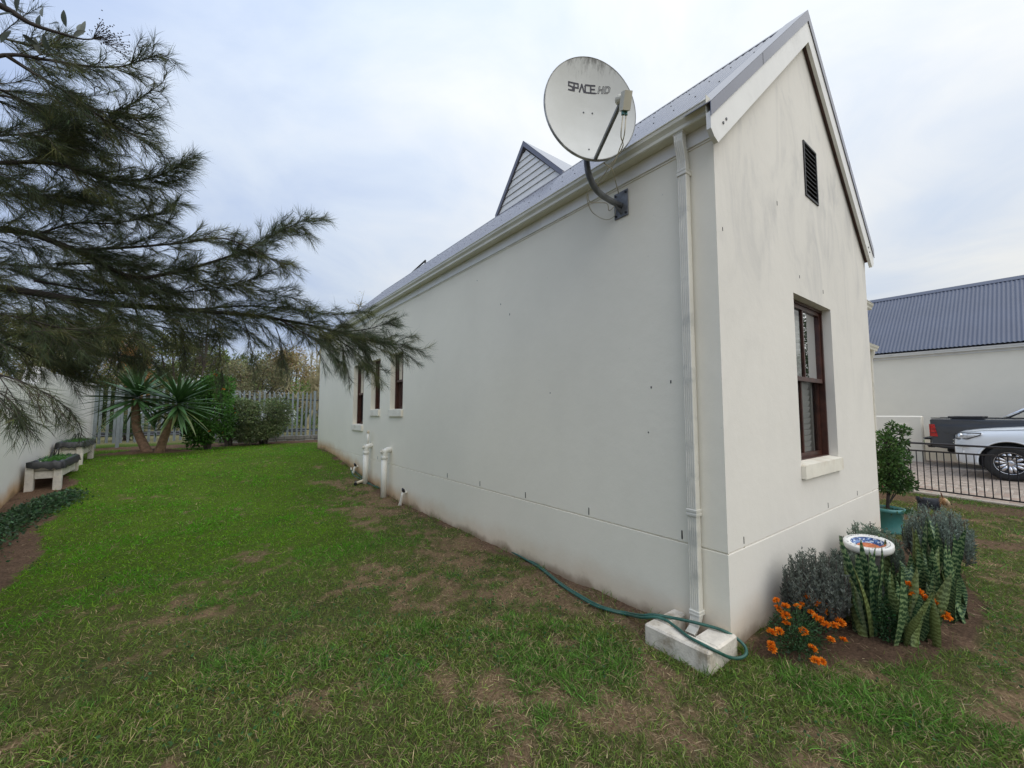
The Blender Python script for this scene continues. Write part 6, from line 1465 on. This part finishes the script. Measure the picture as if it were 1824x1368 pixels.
# white van beyond the fence
q = P(446, 735, 23.0); van = thing('van', 'white van parked beyond the fence above the olive bush', 'van', (q[0], q[1], 0.55), None, R2(-8))
st = [(-1.7, 0.80, 0.82, 0.66, 0.35, 1.2, 2.05), (-1.6, 0.84, 0.86, 0.70, 0.30, 1.2, 2.25), (0.55, 0.84, 0.86, 0.70, 0.30, 1.2, 2.30), (0.85, 0.84, 0.86, 0.70, 0.30, 1.2, 2.22), (1.45, 0.84, 0.86, 0.74, 0.30, 1.05, 1.42), (2.15, 0.82, 0.84, 0.72, 0.30, 0.95, 1.22), (2.35, 0.70, 0.72, 0.60, 0.36, 0.85, 1.0)]
vb = loft(st).build('body', 'car_white', van, smooth=35, local=True); cut_arches(vb, ((1.55, 0.33), (-1.0, 0.33)), 0.38, 0.86)
for s in (-1, 1):
    MB().prism([(-1.45, s*0.835, 1.35), (0.55, s*0.835, 1.35), (0.5, s*0.765, 2.0), (-1.4, s*0.765, 2.0)], (0, s*0.012, 0)).build('window', 'car_glass', van, local=True)
    for xa in (1.55, -1.0): make_wheel(van, xa, s, 0.86, 0.33, 5)
MB().prism([(0.93, -0.66, 2.10), (0.93, 0.66, 2.10), (1.44, 0.70, 1.46), (1.44, -0.70, 1.46)], (0.012, 0, 0.012)).build('windscreen', 'car_glass', van, local=True)

# ================================================================ CASUARINA (needle-leaved tree, left foreground)
cas = thing('casuarina_tree', 'needle-leaved casuarina tree reaching in from the left', 'tree', (-5.05, 2.3, 0.0))
r = np.random.default_rng(301); NB = []; ND = []; NL = []; NC = []; wood = MB(); twig = MB()
def needles_on(pth, n, Lm, spread, colb, start=0.0):
    k = len(pth)-1; tt = start+(1-start)*r.random(n)**0.85; ix = tt*k; i0 = np.minimum(ix.astype(int), k-1); f = (ix-i0)[:, None]
    pos = pth[i0]*(1-f)+pth[i0+1]*f; tan = unit(pth[i0+1]-pth[i0]); pr = unit(np.cross(tan, r.normal(size=(n, 3)))); th = np.abs(r.normal(spread, 0.20, n))[:, None]
    NB.append(pos); ND.append(unit(tan*np.cos(th)+pr*np.sin(th))); NL.append(Lm*r.uniform(0.55, 1.15, n)*(1.05-0.45*tt)); NC.append(np.clip(np.array(colb)*np.exp(r.normal(0, 0.3, (n, 1)))*np.exp(r.normal(0, 0.07, (n, 3))), 0, 1))
def spray(p0, d, L, Lm, dens, droop=0.12):
    """one leafy twig"""
    d = unit(d); p1 = p0+d*L*0.5+np.array([0, 0, -droop*L*0.35])+r.normal(0, 0.015, 3); p2 = p0+d*L+np.array([0, 0, -droop*L])+r.normal(0, 0.02, 3)
    pth = smooth_path([p0, p1, p2], 7); twig.tube(pth, [0.0034, 0.003, 0.0027, 0.0023, 0.0019, 0.0015, 0.001], 3, False)
    needles_on(pth, int(dens*L), Lm, 0.50, (0.070, 0.092, 0.046) if r.random() < 0.66 else (0.118, 0.130, 0.048), 0.05)
    return pth
def limb(pts, r0, r1, n_tw, Lt, Lm=0.15, dens=300, flatn=0.55, tipup=0.0, t0=0.03, droop=0.2, sub=2):
    pth = smooth_path(pts, 40); wood.tube(pth, [r0+(r1-r0)*(i/39)**0.8 for i in range(40)], 8)
    for i in range(n_tw):
        t_ = t0+(1-t0)*(i+r.random())/n_tw; ix = min(t_*39, 38.99); i0 = int(ix); p = pth[i0]*(1-(ix-i0))+pth[i0+1]*(ix-i0); tan = unit(pth[i0+1]-pth[i0])
        s = unit(np.cross(tan, np.array([0, 0, 1.0])))*(1 if r.random() < 0.5 else -1); up_ = np.array([0, 0, 1.0]); a = r.normal(0, 0.75); pr = s*math.cos(a)*(1+flatn)+up_*math.sin(a)
        ph = r.uniform(0.35, 0.95); d = unit(tan*math.cos(ph)+unit(pr)*math.sin(ph)); L = Lt*(1.05-0.62*t_)*r.uniform(0.55, 1.2)
        q = spray(p, d, L, Lm, dens, droop*r.uniform(0.3, 1.6))
        for k in range(sub):
            j = int(r.integers(1, 5)); dd = unit(d+unit(r.normal(size=3))*0.75+np.array([0, 0, -0.1])); spray(q[j], dd, L*r.uniform(0.35, 0.65), Lm, dens, droop)
    needles_on(pth[28:], int(dens*np.linalg.norm(pth[-1]-pth[28])*1.3), Lm*0.9, 0.45, (0.045, 0.06, 0.028))
    return pth
trunk = smooth_path([(-5.05, 2.3, -0.2), (-5.0, 2.35, 1.2), (-4.93, 2.38, 2.6), (-4.95, 2.45, 4.2), (-4.9, 2.5, 6.0), (-4.88, 2.5, 7.6)], 30)
wood.tube(trunk, [0.17-0.004*i for i in range(30)], 12)
def tp(z): i = int(np.argmin(np.abs(trunk[:, 2]-z))); return trunk[i]
# long low limb crossing the frame to the house
B1 = limb([tp(2.15), P(-300, 480, 2.75), P(0, 513, 3.05), P(180, 540, 3.4), P(340, 552, 3.75), P(480, 566, 4.1), P(590, 588, 4.45), P(655, 606, 4.7), P(722, 614, 4.95)], 0.042, 0.003, 105, 0.60, 0.175, 320, 0.2, 0, 0.12, 0.22, 2)
# limb ending in the up-turned plume
B2 = limb([tp(2.6), P(-260, 420, 2.7), P(0, 408, 3.0), P(120, 440, 3.2), P(230, 492, 3.4), P(300, 487, 3.55), P(380, 466, 3.7), P(445, 442, 3.85), P(500, 412, 4.0), P(545, 390, 4.1)], 0.034, 0.002, 88, 0.52, 0.17, 310, 0.2, 0, 0.12, 0.15, 2)
B2b = limb([P(140, 445, 3.2), P(240, 440, 3.35), P(330, 432, 3.5), P(400, 425, 3.6), P(470, 455, 3.75), P(505, 470, 3.85)], 0.014, 0.002, 36, 0.42, 0.16, 310, 0.2, 0, 0.0, 0.12, 1)
B2c = limb([P(60, 420, 3.1), P(130, 398, 3.2), P(200, 398, 3.3), P(270, 385, 3.4), P(305, 368, 3.45)], 0.010, 0.002, 30, 0.36, 0.16, 300, 0.2, 0, 0.0, 0.1, 1)
B3 = limb([tp(3.1), P(-200, 300, 2.6), P(0, 290, 2.8), P(100, 292, 2.95), P(180, 315, 3.05), P(240, 322, 3.15), P(285, 312, 3.2), P(323, 294, 3.25)], 0.022, 0.002, 52, 0.46, 0.17, 300, 0.2, 0, 0.15, 0.12, 2)
B4 = limb([tp(3.7), P(-160, 120, 2.4), P(10, 98, 2.6), P(80, 106, 2.7), P(150, 117, 2.8), P(210, 119, 2.9), P(250, 108, 2.95), P(287, 96, 3.0)], 0.016, 0.002, 34, 0.34, 0.15, 230, 0.2, 0, 0.3, 0.15, 1)
B5 = limb([P(10, 98, 2.6), P(60, 130, 2.7), P(110, 160, 2.8), P(165, 192, 2.9), P(205, 200, 2.95), P(245, 178, 3.0), P(286, 150, 3.05)], 0.013, 0.002, 34, 0.34, 0.15, 240, 0.2, 0, 0.05, 0.15, 1)
B5b = limb([P(165, 192, 2.9), P(205, 205, 2.95), P(240, 212, 3.0), P(274, 208, 3.05)], 0.006, 0.0015, 14, 0.26, 0.15, 260, 0.2, 0, 0, 0.15, 1)
B5c = limb([P(120, 168, 2.8), P(190, 215, 2.9), P(235, 240, 2.98), P(276, 264, 3.05)], 0.007, 0.0015, 18, 0.28, 0.15, 260, 0.2, 0, 0, 0.2, 1)
B6 = limb([tp(3.4), P(-150, 230, 2.5), P(20, 240, 2.75), P(90, 230, 2.85), P(160, 222, 2.95), P(205, 220, 3.0)], 0.014, 0.002, 34, 0.36, 0.16, 270, 0.2, 0, 0.25, 0.15, 2)
# dense inner foliage at the left
for (py0, py1, dp, n_, ex) in ((170, 190, 3.0, 34, 130), (345, 360, 3.3, 40, 190), (470, 480, 3.6, 44, 260), (560, 600, 2.9, 40, 240), (590, 640, 3.5, 34, 270), (610, 655, 3.1, 28, 130), (250, 270, 3.4, 36, 130)):
    limb([tp(1.6+(735-py0)*dp/F_PX*0.8), P(-180, py0-10, dp-0.2), P(0, py0, dp), P(ex*0.5, (py0+py1)/2+6, dp+0.15), P(ex, py1, dp+0.3)], 0.016, 0.002, n_, 0.50, 0.175, 300, 0.1, 0, 0.25, 0.2, 2)
for pts_, n_ in (([(100, 470, 3.2), (230, 472, 3.5), (360, 500, 3.8), (470, 520, 4.05), (548, 537, 4.2)], 44), ([(60, 500, 3.2), (200, 522, 3.5), (330, 520, 3.7), (420, 505, 3.85), (476, 488, 3.95)], 40),
        ([(340, 552, 3.75), (440, 545, 4.0), (530, 552, 4.25), (600, 560, 4.4), (655, 555, 4.55)], 34), ([(560, 582, 4.35), (610, 610, 4.5), (650, 640, 4.6), (668, 665, 4.65)], 20), ([(600, 592, 4.5), (660, 585, 4.65), (700, 570, 4.75)], 18), ([(500, 570, 4.1), (560, 605, 4.25), (600, 640, 4.35)], 18),
        ([(0, 345, 3.0), (110, 350, 3.2), (200, 372, 3.4), (290, 400, 3.6)], 34), ([(-20, 150, 2.8), (60, 190, 2.95), (120, 240, 3.1), (190, 275, 3.2)], 30), ([(-20, 60, 2.8), (50, 80, 2.9), (120, 85, 3.0)], 18), ([(120, 540, 3.4), (230, 570, 3.6), (330, 590, 3.8), (400, 600, 3.9)], 26)):
    limb([P(*q_) for q_ in pts_], 0.010, 0.0015, n_, 0.42, 0.165, 290, 0.1, 0, 0.0, 0.18, 1)
# drooping sprays over the boundary wall and below the low limb
limb([tp(1.9), P(-160, 640, 2.3), P(0, 668, 2.5), P(60, 690, 2.6), P(105, 715, 2.7), P(135, 745, 2.75)], 0.010, 0.0015, 16, 0.28, 0.16, 170, 0.5, 0, 0.35, 0.7, 1)
limb([P(-100, 660, 2.4), P(-20, 690, 2.5), P(20, 715, 2.55), P(40, 742, 2.6)], 0.008, 0.0015, 16, 0.28, 0.16, 200, 0.4, 0, 0.2, 0.7, 1)
for (px, dp, ln) in ((395, 3.9, 120), (255, 3.6, 95), (150, 3.4, 100), (330, 3.75, 95), (450, 4.05, 85), (505, 4.2, 70), (210, 3.5, 110), (90, 3.3, 110), (615, 4.5, 60), (655, 4.7, 55)):
    y0 = 513+(px/720.0)*100; limb([P(px-14, y0, dp), P(px-4, y0+ln*0.4, dp+0.02), P(px+2, y0+ln, dp+0.03)], 0.006, 0.001, 9, 0.26, 0.16, 240, 0.2, 0, 0.1, 0.9, 1)
B = np.concatenate(NB); D = np.concatenate(ND); L = np.concatenate(NL); C = np.concatenate(NC); n = len(B)
bend = np.stack([np.zeros(n), np.zeros(n), -0.07*L*np.abs(r.normal(1, 0.6, n))], 1)
mk('crown', catmesh('crown', [blades(B, D, L, np.full(n, 0.0021), C, bend, r, 2)]), 'needle', cas)
wood.build('trunk', 'bark_dark', cas, smooth=True); twig.build('twigs', 'bark_grey', cas)
print('needles', n)
# broad-leaved branch with seed heads, top left
bt = thing('broadleaf_branch_tree', 'broad-leaved branch with a cluster of small berries at the top left', 'tree', (-5.2, 0.4, 0.0))
pth = smooth_path([(-5.2, 0.4, -0.1), (-5.15, 0.5, 1.5), (-4.95, 0.75, 2.9), P(-160, -60, 2.0), P(0, 10, 2.15), P(55, 42, 2.2), P(110, 60, 2.25), P(150, 70, 2.3), P(185, 66, 2.33)], 40)
MB().tube(pth, [0.045*(1-i/39)**1.7+0.0028 for i in range(40)], 8).build('branch', 'bark_dark', bt, smooth=True)
M('broad_leaf', (0.045, 0.06, 0.035), 0.45, 0.3, 12); M('broad_leaf_pale', (0.16, 0.175, 0.14), 0.6, 0.2, 12)
def bleaf(L=0.085, w=0.016):
    V = []
    for i in range(7):
        t_ = i/6; ww = w*math.sin(math.pi*min(0.999, t_*0.96+0.02))**0.8; z = -0.10*L*t_*t_; V += [(t_*L, -ww, z+ww*0.3), (t_*L, 0, z), (t_*L, ww, z+ww*0.3)]
    return MB().add(V, [(i*3+j, i*3+j+1, i*3+j+4, i*3+j+3) for i in range(6) for j in range(2)])
bl = [None, None]
for k, (px, py, dp, ang_, pale) in enumerate(((70, 52, 2.22, 95, 0), (76, 30, 2.22, 110, 1), (118, 48, 2.26, 92, 0), (148, 62, 2.3, 88, 1), (143, 60, 2.3, 108, 1), (20, 55, 2.18, -120, 0), (40, 62, 2.2, -35, 0), (78, 62, 2.23, -85, 0), (30, 20, 2.17, 70, 0), (58, 5, 2.17, 55, 0), (105, 42, 2.25, 165, 0), (0, 40, 2.15, 200, 0), (12, 10, 2.15, 120, 0), (62, 66, 2.23, -88, 1), (130, 66, 2.28, 15, 1), (-10, 30, 2.1, 20, 0))):
    if bl[pale] is None: o_ = bleaf().build('leaf', ('broad_leaf', 'broad_leaf_pale')[pale], bt, smooth=True); bl[pale] = o_.data
    else: o_ = mk('leaf', bl[pale], None, bt)
    a = R2(ang_); xd = unit(RT*math.cos(a)+UP*math.sin(a)+FW*0.25*math.sin(k*2.1)); nd = unit(np.cross(xd, FW+0.8*UP*math.cos(k))); zd = np.cross(xd, nd); o_.matrix_world = Matrix(((xd[0], nd[0], zd[0], 0), (xd[1], nd[1], zd[1], 0), (xd[2], nd[2], zd[2], 0), (0, 0, 0, 1)))
    p = P(px, py, dp); o_.matrix_basis = Matrix.Translation(Vector(p)) @ Matrix(((xd[0], nd[0], zd[0], 0), (xd[1], nd[1], zd[1], 0), (xd[2], nd[2], zd[2], 0), (0, 0, 0, 1)))
bm_ = MB(); tip_ = P(165, 69, 2.32)
for k in range(150):
    t_ = k/150; g = P(172+56*t_+r.normal(0, 9), 62+42*t_*t_+r.normal(0, 9)-14*(1-t_), 2.33+r.normal(0, 0.03)); mid = tip_*0.5+g*0.5+r.normal(0, 0.006, 3)
    if k % 2 == 0: bm_.tube([tip_ if t_ < 0.5 else P(190, 75, 2.33), mid, g], 0.0009, 3, False)
    bm_.lathe([(0.0001, -0.004), (0.004, 0), (0.0001, 0.004)], 5, tuple(g))
bm_.build('seed_head', 'bark_dark', bt)['kind'] = 'stuff'
